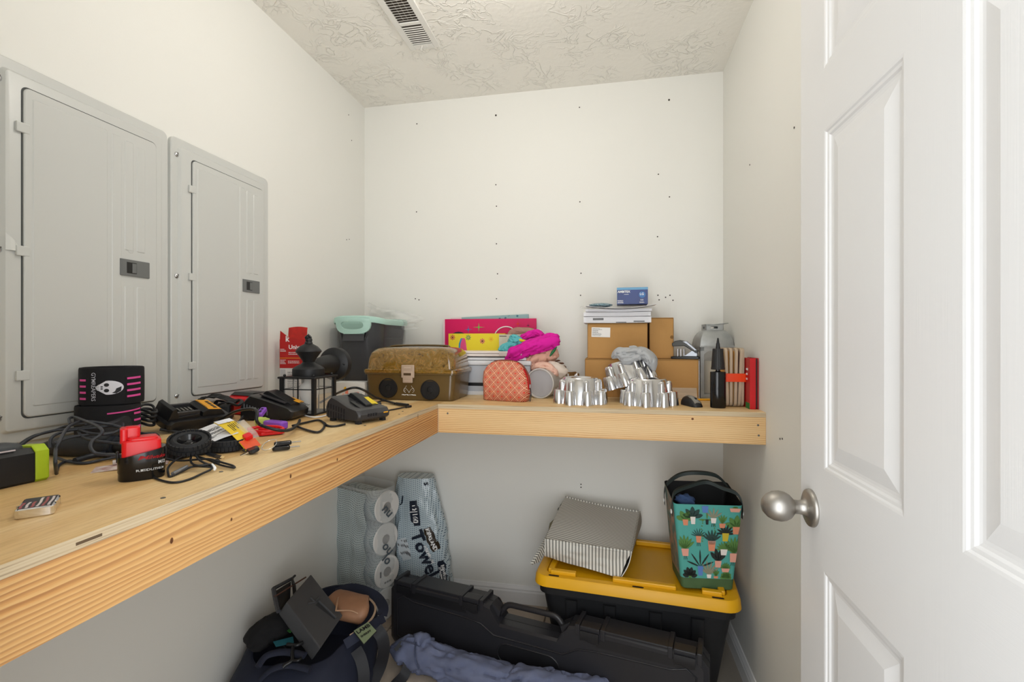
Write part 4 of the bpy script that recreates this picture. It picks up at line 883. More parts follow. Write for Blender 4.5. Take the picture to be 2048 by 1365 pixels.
for s in (-1, 1):
    for pts, r in (([(0,0,.030),(.006*s,0,.040),(.013*s,0,.046),(.018*s,0,.046),(.021*s,0,.040),(.019*s,0,.034),(.014*s,0,.031)], .0021), ([(.019*s,0,.046),(.013*s,0,.052),(.010*s,0,.058)], .0016), ([(.018*s,0,.040),(.013*s,0,.038)], .0012)):
        bm = bmn(); tube(bm, [(x, y-.1092+(.058-z)*.05, z+.0) for x, y, z in pts], r, 6, 4, flat=.25); obj('antler_mark', bm, WHITE, t)
# ---- printer with slabs on top
t = thing('printer', 'white and grey inkjet printer behind the tackle box and red pouch', 'printer', (-.53,2.128,S))
pw = mat('printer_white','dcdde0',.4); pg = mat('printer_grey','b3b8c0',.45); pk = mat('printer_slot','141417',.4)
obj('base', B(-.21,.21,-.125,.125,0,.016), pw, t, bevel=.003); obj('tray', B(-.205,.205,-.118,.12,.016,.038), pg, t); obj('paper_slot', B(-.205,.205,-.112,.12,.038,.052), pk, t)
for x in (.03,.06,.10): obj('slot_rib', B(x,x+.012,-.117,-.11,.036,.041), pk, t)
obj('front_panel', B(-.208,.208,-.122,.124,.052,.126), pg, t, bevel=.004); obj('lid', B(-.212,.212,-.126,.126,.127,.147), pw, t, bevel=.007)
obj('base_seam', B(.085,.087,-.1255,-.12,.002,.0155), mat('grey_print'), t)
t = thing('laptop', 'closed slim white laptop lying directly on the printer', 'laptop', (-.54,2.115,S+.147))
obj('lower_half', B(-.19,.20,-.105,.125,.002,.013), pw, t, bevel=.002); obj('seam', B(-.188,.198,-.1045,.124,.013,.0175), pk, t)
for x in (-.17,.18): obj('foot', B(x-.01,x+.01,-.09,-.08,0,.003), RUBBER, t)
t = thing('slim_case', 'flat cream case on top of the white laptop', 'case', (-.545,2.115,S+.1645))
cream = mat('cream_plastic','e6dcd6',.35)
obj('lower_shell', B(-.195,.19,-.11,.12,0,.011), cream, t, bevel=.003); obj('upper_shell', B(-.195,.19,-.11,.12,.012,.022), cream, t, bevel=.004); obj('hinge_cover', B(.09,.188,-.1115,-.105,.003,.019), mat('cream_dark','cfc3bd',.35), t, bevel=.001)
bm = bmn()
t = thing('mesh_pouch', 'black mesh bundle hanging between the printer top and the clothes', 'pouch', (-.395,2.035,1.19))
bm = bmn(); blob(bm, lambda c: V((c.x*.05, c.y*.030, c.z*.020))*(1+.3*fbm(c,2.5,9)), 3); obj('bundle', bm, mat('black_mesh','19191c',.8), t, smooth=50)
# ---- party boards behind the printer
def star(parent, x, z, w, h, m, y):
    bm = bmn(); pts = []
    for k in range(16):
        a = 2*PI*k/16; rx = [1,.22,.17,.22][k % 4]; pts.append((x+w*rx*math.cos(a), z+h*rx*math.sin(a)))
    prism(bm, pts, y, y-.0006, 'y'); obj('star_print', bm, m, parent)
def flower(parent, x, z, r, m, mc, y):
    for k in range(8):
        a = 2*PI*k/8; bm = bmn(); c, s = math.cos(a), math.sin(a)
        pts = [(x+c*q-s*w, z+s*q+c*w) for q, w in ((r*.2,-r*.06),(r*.75,-r*.17),(r,-r*.08),(r,r*.08),(r*.75,r*.17),(r*.2,r*.06))]
        prism(bm, pts, y, y-.0006, 'y'); obj('petal_print', bm, m, parent)
    bm = bmn(); prism(bm, [(x+r*.25*math.cos(2*PI*k/10), z+r*.25*math.sin(2*PI*k/10)) for k in range(10)], y, y-.0008, 'y'); obj('flower_centre', bm, mc, parent)
pkm = mat('hot_pink_card','d4005c',.45); ylm = mat('yellow_card','e8d32a',.5); tlm = mat('teal_card','8fb0b2',.6); ppm = mat('pale_pink_card','e6d0d4',.6)
def C3(c): return mat('print_'+c, c, .55)
t = thing('pink_gift_bag', 'hot pink gift bag with coloured stars leaning at the back wall', 'gift bag', (-.5585,2.268,S))
obj('panel', B(-.2245,.2245,-.006,.004,0,.336), pkm, t)
obj('fold', B(-.2345,-.2245,-.005,.0045,0,.333), ppm, t); star(t,-.106,.285,.020,.019,C3('2a7fb8'),-.0062); star(t,-.054,.296,.030,.022,C3('78b04a'),-.0062); star(t,.137,.311,.017,.018,C3('e0321c'),-.0062); star(t,.186,.303,.010,.011,C3('2b2734'),-.0062)
bm = bmn(); prism(bm, [(-.155+.05*math.cos(2*PI*k/20), .230+.045*math.sin(2*PI*k/20)) for k in range(20)], -.006, -.0066, 'y'); obj('dark_disc_print', bm, C3('2b2734'), t)
bm = bmn(); tube(bm, [(.020,-.008,.215),(.026,-.009,.262),(.050,-.009,.290),(.085,-.009,.298),(.115,-.009,.285),(.13,-.009,.25)], .0028, 7, 6); obj('rope_handle', bm, WHITE, t, smooth=60)
t = thing('yellow_gift_bag', 'yellow gift bag with flower print lying on the cream case', 'gift bag', (-.607,2.214,S+.1865))
obj('panel', B(-.137,.137,-.012,.02,0,.0785), ylm, t)
flower(t,-.117,.060,.013,C3('c03a4a'),C3('4a2a20'),-.0122); flower(t,-.040,.060,.013,C3('2f8a5a'),C3('d8a070'),-.0122); flower(t,.028,.043,.013,C3('c8486a'),C3('4a2a20'),-.0122); flower(t,.070,.052,.012,C3('e8b820'),C3('d89030'),-.0122)
for dx, m in ((0,C3('2a8ab8')),(.008,C3('d84a80'))):
    bm = bmn(); prism(bm, [(-.088+dx,.0),(-.086+dx,.030),(-.078+dx,.054),(-.070+dx,.058),(-.063+dx,.052),(-.058+dx,.025),(-.055+dx,0)], -.0121-dx*.05, -.0128-dx*.05, 'y'); obj('shape_print', bm, m, t)
t = thing('teal_card', 'dusty teal card with a pale pink strip, behind the pink bag', 'card', (-.50,2.281,S), rot=(0,-math.radians(2.2),0))
obj('sheet', B(-.19,.14,-.004,.004,0,.352), tlm, t); obj('pink_edge', B(-.245,-.19,-.004,.004,0,.352), ppm, t)
for x, z, a in ((.0,.337,0),(.028,.339,.5),(.048,.346,.9),(.086,.346,.4)): obj('confetti_print', B(-.0045,.0045 if a != .9 else -.003,-.0046,-.004,-.0045,.0045), C3('3f7080'), t, (x,0,z), (0,a,0))
# ---- heap of clothes
def garment(name, label, cat, pts, rx, rz, m, seed, amp=.35, parent=None, sub=9, n=36, lab=None):
    """a rolled, folded garment: an ellipse swept along a path with deep soft folds"""
    P = smoothpath(pts, sub); mm = len(P); bm = bmn(); rings = []
    for k in range(mm):
        q = k/(mm-1); tt = (P[min(k+1, mm-1)]-P[max(k-1, 0)]).normalized(); s = tt.cross(V((0,0,1)))
        s = s.normalized() if s.length > .1 else V((0,1,0)); up = s.cross(tt)
        e = min(1, (.25+4.5*q))*min(1, (.25+4.5*(1-q))) ; ring = []
        for j in range(n):
            a = 2*PI*j/n; d = V((math.cos(a), math.sin(a), 0))
            g_ = fbm((d.x*1.1+q*.5, d.y*1.1, q*1.6), 1.5, seed); rg = 1-abs(g_)*2.6
            f = 1+amp*(.35*fbm((P[k].x+d.x*.04, P[k].y+d.y*.04, P[k].z+q*.15), 16, seed+5)-.75*max(0, rg)**3+.15*math.sin(3*a+q*5+seed))
            ring.append(P[k]+s*(rx*e*f*d.x)+up*(rz*e*f*d.y))
        rings.append(ring)
    loft(bm, rings)
    o = obj(name, bm, m, parent, (0,0,0) if parent is None else rel(parent), smooth=70)
    if parent is None: tag(o, label, cat)
    elif lab: o['label'] = lab
    return o
def cloth(c, c2=None): return mat('cloth_'+c, c, .9, bump=(700,.25,.0006), vary=(12, c2, .3) if c2 else None)
garment('khaki_garment', 'khaki and dusty pink folded garment at the top of the clothes heap', 'clothing', [(-0.436,2.17,1.233),(-0.427,2.17,1.283),(-0.383,2.17,1.29),(-0.334,2.16,1.282),(-0.29,2.15,1.233)], .030, .022, cloth('9c9070','b08078'), 3, .25)
t = thing('paper_bag', 'flat beige paper bag behind the teal garment', 'bag', (-.43,2.150,S+.1865), -.05)
obj('panel', B(-.055,.06,-.012,.012,0,.073), mat('beige_paper','c9c3b2',.6), t); obj('dark_edge', B(-.053,-.02,-.0128,-.012,.063,.067), mat('edge_brown','6a5e50',.6), t)
garment('magenta_garment', 'bright magenta garment folded across the clothes heap', 'clothing', [(-0.437,2.02,1.166),(-0.385,2.02,1.196),(-0.325,2.02,1.226),(-0.274,2.03,1.238),(-0.226,2.04,1.247),(-0.223,2.05,1.234)], .030, .033, cloth('d8189c'), 5, .55)
garment('magenta_sleeve', 'bright magenta sleeve looped at the back of the clothes heap', 'clothing', [(-0.389,2.09,1.247),(-0.354,2.09,1.268),(-0.314,2.09,1.284),(-0.288,2.09,1.273),(-0.277,2.09,1.247)], .024, .018, cloth('d8189c'), 9, .5)
garment('teal_garment', 'crumpled teal garment with a yellow band on the clothes heap', 'clothing', [(-0.426,2.03,1.183),(-0.443,2.03,1.204),(-0.427,2.035,1.221),(-0.393,2.04,1.234),(-0.404,2.05,1.255),(-0.377,2.05,1.247),(-0.35,2.04,1.23)], .022, .023, cloth('5fb4b8'), 7, .6)
garment('yellow_band', 'narrow yellow fabric band between the teal and magenta garments', 'clothing', [(-0.394,2.045,1.264),(-0.366,2.035,1.253),(-0.331,2.03,1.245)], .005, .006, cloth('e0d020'), 2, .1)
garment('peach_garment', 'peach garment with a green leaf patch under the magenta one', 'clothing', [(-0.358,2.04,1.132),(-0.317,2.05,1.158),(-0.28,2.06,1.179),(-0.242,2.07,1.196),(-0.222,2.08,1.217)], .036, .036, cloth('d9a48e','e0b09c'), 11, .5)
bm = bmn(); sheet(bm, lambda u, v: V((-0.241,2.022,1.186))*(1-v)+V((-0.215,2.03,1.226))*v+V((.010*(u-.5)*(1.6-abs(v-.5)*2), -.012*math.sin(PI*u), 0)), 5, 6); thick(bm, .001)
tag(obj('leaf_patch', bm, mat('leaf_green','2f7d4f',.8), None, smooth=60), 'green leaf-shaped patch on the peach garment', 'patch')
garment('peach_sleeve', 'pale peach sleeve folded over the clear container', 'clothing', [(-0.312,1.99,1.135),(-0.278,1.985,1.146),(-0.245,1.985,1.143),(-0.224,1.985,1.124),(-0.204,1.99,1.108)], .024, .018, cloth('e2b7a4'), 14, .5)
garment('white_roll', 'soft off-white fabric roll at the right end of the clothes heap', 'clothing', [(-0.264,2.04,1.139),(-0.229,2.03,1.134),(-0.2,2.03,1.122),(-0.184,2.04,1.105)], .034, .030, cloth('ddd0c4'), 15, .15)
t = thing('braided_cord', 'brown and white braided cord arching behind the off-white roll', 'cord', (-0.21,2.09,1.137))
for ph, m in ((0,cloth('6b4632')),(PI,cloth('d8d0c8'))):
    pts = smoothpath([(-0.249,2.09,1.165),(-0.223,2.09,1.167),(-0.197,2.09,1.153),(-0.183,2.09,1.131),(-0.178,2.09,1.106)], 10); bm = bmn()
    tube(bm, [p+V((.003*math.cos(k*.9+ph), .003*math.sin(k*.9+ph), .003*math.cos(k*.9+ph))) for k, p in enumerate(pts)], .0034, 6, 1); obj('strand', bm, m, t, rel(t), smooth=60)
bm = bmn(); tube(bm, [(-0.322,2.2,1.292),(-0.303,2.2,1.297),(-0.285,2.2,1.274),(-0.276,2.2,1.233),(-0.276,2.2,1.199)], .009, 8, 5, flat=.5)
tag(obj('white_strap', bm, cloth('d9d9d6'), None, smooth=60), 'white strap curving down behind the magenta sleeve', 'strap')
# ---- clear container lying on its side
t = thing('clear_container', 'frosted clear plastic container lying on its side by the pouch', 'container', (-.272,1.935,S+.0605), math.radians(-14))
fro = mat('frosted_plastic','ecebe8',.3, alpha=.55)
bm = bmn(); loft(bm, [circ(r, z, 32) for r, z in ((.052,.15),(.055,.145),(.0585,.012),(.060,.010),(.060,.002),(.058,0),(.055,.001),(.054,.008),(.051,.140),(.048,.144))]); obj('tub', bm, fro, t, (0,0,0), (-PI/2,0,0), smooth=40)
bm = bmn(); lathe(bm, [(.0535,.006),(.0535,.0075)], 32); obj('base_disc', bm, mat('clear_disc','d8d8dc',.12, alpha=.35), t, (0,0,0), (-PI/2,0,0), smooth=40)
bm = bmn(); tube(bm, circ(.0585,0,36), .0022, 6, 1, closed=True); obj('rim_bead', bm, fro, t, (0,0,0), (-PI/2,0,0), smooth=60)
# ---- red patterned zip pouch
def diamonds(nt, b):
    s = XYZ(nt); k = 28.0
    u = MN(nt,'MULTIPLY',MN(nt,'ADD',s[0],s[2]),k*1.0); v = MN(nt,'MULTIPLY',MN(nt,'SUBTRACT',s[0],s[2]),k*1.0)
    fu = MN(nt,'ABSOLUTE',MN(nt,'SUBTRACT',MN(nt,'FRACT',u),.5)); fv = MN(nt,'ABSOLUTE',MN(nt,'SUBTRACT',MN(nt,'FRACT',v),.5))
    d = MN(nt,'MAXIMUM',fu,fv)
    line = MN(nt,'GREATER_THAN',MN(nt,'FRACT',MN(nt,'MULTIPLY',d,6.0)),.62); core = MN(nt,'LESS_THAN',d,.12)
    nz = nt.nodes.new('ShaderNodeTexNoise'); nz.inputs['Scale'].default_value = 14
    base = MIX(nt, MN(nt,'GREATER_THAN',nz.outputs[0],.60), lin('b5452f'), lin('cc5a26'))
    c = MIX(nt, line, base, lin('deae90')); c = MIX(nt, core, c, lin('d82418')); nt.links.new(c, b.inputs['Base Color'])
t = thing('zip_pouch', 'red diamond-patterned zip pouch standing at the front of the back shelf', 'pouch', (-.392,1.850,S), math.radians(-14))
pm_ = mat('pouch_fabric','c4553c',.6, build=diamonds, bump=None); rz_ = mat('red_zip','c8141c',.6)
bm = bmn(); secs = [(.172,.060,0),(.186,.072,.004),(.192,.074,.040),(.190,.068,.080),(.176,.056,.112),(.146,.042,.135),(.104,.028,.148),(.060,.016,.1525),(.030,.008,.153)]
rings = []
for w, d, z in secs:
    rings.append([(x*(1+.0)+.004*math.sin(z*40), y+.005*fbm((x,y,z),22,3)*(1 if z > .01 else .2)-(.010*math.exp(-((x-.045)/.018)**2-((z-.045)/.03)**2) if y < 0 else 0)*-1, z) for x, y, _ in rrect(w, d, d*.42, 0, 6)])
loft(bm, rings); obj('shell', bm, pm_, t, smooth=60)
bm = bmn(); tube(bm, [(.094,-.006,.030),(.097,-.002,.055),(.096,0,.085),(.088,0,.113),(.072,0,.134),(.046,0,.149),(.0,0,.155),(-.046,0,.150),(-.074,0,.134),(-.090,0,.112)], .0036, 8, 5, flat=.9); obj('piping', bm, mat('brown_piping','7c3b2c',.7), t, smooth=60)
bm = bmn(); sheet(bm, lambda u, v: (.0985-.012*(v-.35)**2*4*(1 if v > .35 else .2)+.001, -.012+.026*u, .028+.095*v), 3, 10); thick(bm, .002); obj('zip', bm, rz_, t, smooth=60)
bm = bmn(); rbox(bm, .005, .008, .014, .002, .001); obj('zip_pull', bm, STEEL, t, (.103,-.004,.052)); 
for dy in (-.002,.002):
    bm = bmn(); tube(bm, [(.105,-.004+dy,.052),(.107,-.006+dy*2,.030),(.106,-.010+dy*3,.010),(.108,-.014+dy,.003)], .0011, 6, 5); obj('pull_cord', bm, BLACK_PL, t, smooth=60)
# ---- chrome bundt pans turned upside down
panm = mat('polished_aluminium','dcdcde',.17,1)
def bundt(loc, rot, label, R1=.083, n=8, k=1.0, up=True):
    t = thing('bundt_pan', label, 'cake pan', loc, 0, 'castle bundt pans', rot=rot)
    bm = bmn(); lathe(bm, [(.078*k,0),(.077*k,.003),(.066*k,.090),(.062*k,.095),(.057*k,.096),(.040*k,.094),(.032*k,.088),(.028*k,.060),(.026*k,.060)], 40, cap=False); obj('drum', bm, panm, t, smooth=40)
    bl = bmn(); lathe(bl, [(.0225*k,0),(.0225*k,.001),(.0175*k,.048),(.0155*k,.051),(.012*k,.0515),(.0005,.0515)], 20, cap=False)
    bh = bmn(); lathe(bh, [(.0135*k,.045),(.0110*k,.076),(.0095*k,.084),(.005*k,.088),(.0005,.0885)], 16, cap=False)
    l0 = h0 = None
    for q in range(n):
        a = 2*PI*q/n+.35; p1 = (R1*k*math.cos(a), R1*k*math.sin(a), 0); p2 = ((R1-.012)*k*math.cos(a), (R1-.012)*k*math.sin(a), 0)
        if l0 is None: l0 = obj('turret', bl, panm, t, p1, smooth=40); h0 = obj('spire', bh, panm, t, p2, smooth=40)
        else: copyobj(l0, t, p1); copyobj(h0, t, p2)
    return t
bundt((-.104,1.833,S), (0,0,.0), 'chrome bundt pan upside down beside the clear container')
bundt((.140,1.832,S), (0,0,.25), 'chrome bundt pan upside down under the tilted one')
bundt((.083,1.926,S+.066), (math.radians(-6),math.radians(-17),.2), 'tilted chrome bundt pan resting on another one, grey cloth on top')
bundt((-.205,2.180,S), (0,0,.1), 'chrome bundt pan at the back wall behind the other pans')
# ---- grey fleece on the tilted pan
t = thing('grey_fleece', 'soft grey fleece cloth draped over the tilted bundt pan', 'cloth', (0.096,1.9,1.179))
gf = cloth('a9abad','b4b5b6')
garment('fold', None, None, [(0.011,1.885,1.187),(0.033,1.88,1.202),(0.062,1.875,1.202),(0.095,1.875,1.206),(0.124,1.875,1.203),(0.144,1.872,1.188),(0.156,1.868,1.166),(0.163,1.865,1.14)], .034, .024, gf, 4, .42, t)
garment('fold', None, None, [(0.04,1.868,1.184),(0.069,1.865,1.18),(0.098,1.865,1.192),(0.124,1.868,1.195)], .018, .018, gf, 6, .35, t)
garment('fold', None, None, [(0.071,1.9,1.217),(0.093,1.9,1.221),(0.107,1.9,1.213)], .014, .012, gf, 8, .2, t)
# ---- cardboard boxes
def card_build(nt, b):
    s = XYZ(nt); N = nt.nodes; n = N.new('ShaderNodeTexNoise'); n.inputs['Scale'].default_value = 900; n.inputs['Detail'].default_value = 2
    n2 = N.new('ShaderNodeTexNoise'); n2.inputs['Scale'].default_value = 9
    c = MIX(nt, MN(nt,'MULTIPLY',n.outputs[0],.5), lin('b78a50'), lin('a97c43')); c = MIX(nt, MN(nt,'MULTIPLY',n2.outputs[0],.35), c, lin('c0935a')); nt.links.new(c, b.inputs['Base Color'])
kraft = mat('cardboard','b78a50',.8, build=card_build); kdark = mat('cardboard_edge','7d5a30',.9)
def carton(name, label, x0, x1, y0, y1, z0, z1):
    t = thing(name, label, 'box', ((x0+x1)/2, y0, z0), 0, 'cardboard boxes'); w, d, hh = x1-x0, y1-y0, z1-z0
    obj('tray', B(-w/2, w/2, 0, d, 0, hh-.002), kraft, t, bevel=.0025)
    obj('top_flap', B(-w/2-.0005, w/2+.0005, -.0008, d+.0005, hh-.0022, hh), kraft, t, bevel=.001)
    obj('flap_seam', B(-w/2, w/2, -.0009, 0, hh-.0036, hh-.0026), kdark, t); obj('tuck_edge', B(-w/2-.0008, -w/2, -.0004, .003, .004, hh-.004), kdark, t); obj('tuck_edge', B(w/2, w/2+.0008, -.0004, .003, .004, hh-.004), kdark, t)
    return t
t = carton('cardboard_box', 'long low cardboard box at the bottom of the box pile', -.097, .347, 2.036, 2.282, S, 1.177)
text('s.', .034, WHITE, t, (.066,-.0012,.062), bold=.0006)
bm = bmn(); sheet(bm, lambda u, v: (.115+.10*u, -.004-.02*(1-v)**2, .002+.042*v), 4, 4); thick(bm, .0004); obj('packing_tape', bm, mat('clear_tape','e0cdb4',.2, alpha=.45), t)
obj('white_liner', B(.2235,.2255,-.0005,.03,.002,.152), WHITE, t)
t = carton('cardboard_box', 'cardboard box with a white shipping label under the papers', -.087, .153, 2.048, 2.275, 1.178, 1.323)
lb = obj('shipping_label', B(-.038,.038,-.0006,0,-.020,.020), mat('label_white','e9e6e2',.6), t, (-.066,-.0012,.108), (0,math.radians(1.5),0)); textlines(8, .04, .032, mat('grey_print'), lb, (-.034,-.0009,.015), (PI/2,0,0), 44)
t = carton('cardboard_box', 'narrow upright cardboard box right of the labelled one', .164, .258, 2.080, 2.275, 1.178, 1.346)
bm = bmn(); lathe(bm, [(.007,0),(.007,.0006)], 16); obj('thumb_hole', bm, kdark, t, (.041,-.0008,.088), (PI/2,0,0))
# ---- papers, foil packet and glove box on top
t = thing('paper_stack', 'stack of white booklets and printed papers on the labelled box', 'papers', (.033,2.035,1.3235))
pwm = mat('paper_white'); 
z = 0
for k, (x0, x1, hh) in enumerate(((-.136,.134,.026),(-.136,.132,.018),(-.128,.136,.012))):
    bm = bmn(); sheet(bm, lambda u, v: (x0+(x1-x0)*u, -.004*k+.20*v, z+.0006+.004*abs(u-.5)*2*(.3+k*.2)), 10, 2); thick(bm, -hh+.0015); obj('booklet', bm, pwm, t); z += hh
    for j in range(3): obj('page_edge', B(x0+.01,x1-.01,-.004*k-.0008,-.004*k+.002,z-hh*.25*(j+1)-.0004,z-hh*.25*(j+1)+.0002), mat('page_line','b9b9bb',.8), t)
obj('print_mark', B(-.098,-.055,-.0012,0,.012,.021), mat('mark_grey','6f7072',.7), t); obj('print_mark', B(.065,.108,-.0012,0,.004,.009), MATS['mark_grey'], t); obj('print_mark', B(-.005,.036,-.0012,0,.0015,.0045), MATS['mark_grey'], t)
bm = bmn(); sheet(bm, lambda u, v: (-.124+.276*u+.012*(u-.5)*v*2, -.030+.21*v, .0585+.010*v+.012*(u-.5)**2*4+.008*max(0,u-.6)), 14, 6); thick(bm, .0012); obj('top_sheet', bm, pwm, t, smooth=60)
bm = bmn(); sheet(bm, lambda u, v: (-.150+.10*u, -.022+.16*v, .062+.014*v+.006*math.sin(9*u+4*v)), 12, 10); thick(bm, .0005); obj('film_sleeve', bm, mat('clear_film'), t, smooth=60)
bm = bmn(); blob(bm, lambda c: V((c.x*.050, c.y*.04, c.z*.010))*(1+.12*fbm(c,5,2)), 3)
tag(obj('foil_packet', bm, mat('foil_beads','9fb4bd',.3,.5, vary=(140,'5f7f8c',.1), bump=(160,.9,.003)), None, (-.035,2.13,1.4035), smooth=60), 'small packet of silvery blue pieces on the paper stack', 'packet')
t = thing('glove_box', 'dark blue box of gloves on top of the paper stack', 'box', (.096,2.105,1.405), -.02)
obj('carton', B(-.063,.063,0,.11,0,.070), mat('navy_card','1c2a5e',.35, vary=(9,'24408a',.3)), t, bevel=.001); obj('light_band', B(-.0632,.0632,-.0004,.02,.0605,.0704), mat('sky_card','5f9ac0',.35), t); obj('side_band', B(-.0635,-.0625,-.0002,.11,.001,.0702), mat('pale_blue_side','9ab4c8',.4), t)
text('AMBITEX', .0125, WHITE, t, (-.060,-.0008,.046), bold=.0004); text('LG', .014, WHITE, t, (.030,-.0012,.0345), bold=.0003); text('100', .0095, WHITE, t, (.031,-.0008,.012))
bm = bmn(); lathe(bm, [(.0135,0),(.0135,.0004)], 20); obj('badge', bm, mat('badge_blue','2f6aa8',.4), t, (.040,-.0003,.039), (PI/2,0,0)); textlines(2, .034, .012, WHITE, t, (-.060,-.0008,.016), (PI/2,0,0), 3); textlines(1, .024, .004, WHITE, t, (-.034,-.0008,.0415), (PI/2,0,0), 5); textlines(1, .036, .005, WHITE, t, (-.060,-.0008,.006), (PI/2,0,0), 8); textlines(2, .024, .007, WHITE, t, (.029,-.0008,.009), (PI/2,0,0), 9)
# ---- hole punch on the long box
t = thing('hole_punch', 'black and silver desk hole punch on the long cardboard box', 'hole punch', (.305,2.075,1.178), math.radians(-12))
silv = mat('silver_plastic','a5a9b0',.3,.4)
bm = bmn(); rbox(bm, .110, .075, .010, .006, .002); obj('base', bm, BLACK_PL, t, smooth=40)
bm = bmn(); prism(bm, [(-.008,.010),(.044,.010),(.046,.020),(.036,.034),(.024,.034)], -.026, .026, 'y'); obj('bracket', bm, silv, t, bevel=.002)
for x in (-.030,-.018,-.006): 
    bm = bmn(); lathe(bm, [(.0035,.010),(.0035,.040)], 10); obj('punch_pin', bm, STEEL, t, (x,-.014,0), smooth=40)
bm = bmn(); prism(bm, [(-.052,.062),(-.040,.072),(-.020,.076),(.004,.070),(.040,.040),(.046,.030),(.036,.026),(-.004,.052),(-.05,.050)], -.028, .028, 'y'); obj('lever', bm, mat('dark_lever','3a3935',.35,.3), t, bevel=.003)
bm = bmn(); prism(bm, [(-.012,.070),(.004,.072),(.044,.036),(.040,.030),(.006,.058)], -.031, .031, 'y'); obj('lever_arm', bm, silv, t, bevel=.002)
bm = bmn(); lathe(bm, [(.006,0),(.006,.064)], 14); obj('pivot', bm, BLACK_PL, t, (.040,.032,.030), (PI/2,0,0), smooth=40)
# ---- galvanised candle lantern
t = thing('candle_lantern', 'galvanised metal candle lantern with a domed roof in the right corner', 'lantern', (.421,2.150,S), math.radians(5))
gal = mat('galvanised_steel','b9bbba',.45,.4, vary=(22,'a0a3a2',.25)); a = .064
obj('base', B(-a,a,-a,a,0,.014), gal, t, bevel=.002); obj('eave', B(-a-.003,a+.003,-a-.003,a+.003,.205,.211), gal, t)
for sx in (-1,1):
    for sy in (-1,1): obj('corner_post', B(sx*a-.007*(1+sx), sx*a+.007*(1-sx), sy*a-.007*(1+sy), sy*a+.007*(1-sy), .012, .206), gal, t)
for q in range(4):
    f = thing('side', None, None); f.parent = t; f.rotation_euler = (0,0,q*PI/2)
    obj('top_rail', B(-a,a,-a,-a+.003,.190,.206), gal, f); obj('pane', B(-a+.012,a-.012,-a+.003,-a+.005,.014,.192), pane, f)
    bm = bmn(); prism(bm, [(-a+.012,.192),(-a+.012,.175),(-a+.034,.192)], -a+.001, -a+.003, 'y'); obj('gusset', bm, gal, f); bm = bmn(); prism(bm, [(a-.012,.192),(a-.012,.175),(a-.034,.192)], -a+.001, -a+.003, 'y'); obj('gusset', bm, gal, f)
bm = bmn(); loft(bm, [rrect(2*(a+.002)*k, 2*(a+.002)*k, .004, .211+z, 2) for k, z in ((1,0),(.985,.012),(.94,.027),(.86,.041),(.75,.053),(.62,.061),(.50,.0645))]); obj('roof', bm, gal, t, smooth=25)
bm = bmn(); c = .034
for k in range(4):
    n0 = len(bm.verts); box(bm, -c,c,-c,-c+.002,.272,.281); box(bm, -c,-.016,-c,-c+.002,.281,.290); box(bm, .012,c,-c,-c+.002,.281,.290); box(bm, -c,c,-c,-c+.002,.290,.298); xf(bm, R('Z', 90*k), n0)
obj('chimney', bm, gal, t); obj('chimney_cap', B(-c,c,-c,c,.297,.299), gal, t)
bm = bmn(); tube(bm, [(-.032,-.02,.292),(-.02,-.045,.296),(.02,-.05,.300),(.05,-.035,.303),(.058,-.01,.303),(.045,.012,.300),(.034,.02,.292)], .0016, 7, 6); obj('bail_handle', bm, gal, t, smooth=60)
bm = bmn(); lathe(bm, [(.034,.015),(.035,.017),(.035,.145),(.033,.148),(.012,.146),(.001,.146)], 28); obj('candle', bm, mat('ivory_wax','ddd3bb',.5, sss=.2), t, smooth=40)
# ---- black nozzle bottle
t = thing('nozzle_bottle', 'black oval bottle with a ribbed cap and pointed nozzle', 'bottle', (.368,1.785,S))
bm = bmn(); loft(bm, [circ(r, z, 32, 0, 0, r*.75) for r, z in ((.0235,0),(.0255,.002),(.0255,.122),(.0245,.124),(.010,.125),(.0075,.127),(.0075,.133))]); obj('bottle', bm, BLACK_GL, t, smooth=40)
bm = bmn(); loft(bm, [[(r*(1+.02*(k % 2))*math.cos(2*PI*k/48), r*(1+.02*(k % 2))*math.sin(2*PI*k/48), z) for k in range(48)] for r, z in ((.0215,.132),(.0222,.134),(.0222,.138),(.0212,.139),(.0170,.202),(.0160,.204))]); obj('cap', bm, mat('matte_black_cap','1f1f20',.5), t)
bm = bmn(); lathe(bm, [(.0078,.203),(.0058,.222),(.0050,.222),(.0026,.240),(.0022,.2405)], 16); obj('nozzle', bm, BLACK_PL, t, smooth=35)
# ---- strapped bundle of rounded picture boards
t = thing('board_bundle', 'strapped bundle of rounded picture boards with an orange band', 'boards', (.424,1.868,S), math.radians(4))
bd = mat('board_edge','b8a48c',.7); ofc = mat('board_face','c88f4a',.5, vary=(20,'e0b060',.25)); orb = mat('orange_band','e8420c',.55)
for k in range(5):
    x = -.026+.0125*k; q = thing('board', None, None); q.parent = t; q.location = (x, .003*math.sin(k*2), 0); q.rotation_euler = (0, math.radians((-1.5,0,1.2,2.5,.5)[k]), 0)
    bm = bmn(); pts = [(p[0], p[1]+.1035) for p in rrect(.105,.205,.016,0,5)]; prism(bm, pts, 0, .0095, 'x'); obj('core', bm, bd, q, bevel=.0015)
    bm = bmn(); pts = [(p[0], p[1]+.1035) for p in rrect(.088,.186,.012,0,5)]; prism(bm, pts, -.0004, .0099, 'x'); obj('picture', bm, ofc if k != 3 else mat('board_dark','5a4a40',.5, vary=(25,'8a5a50',.2)), q)
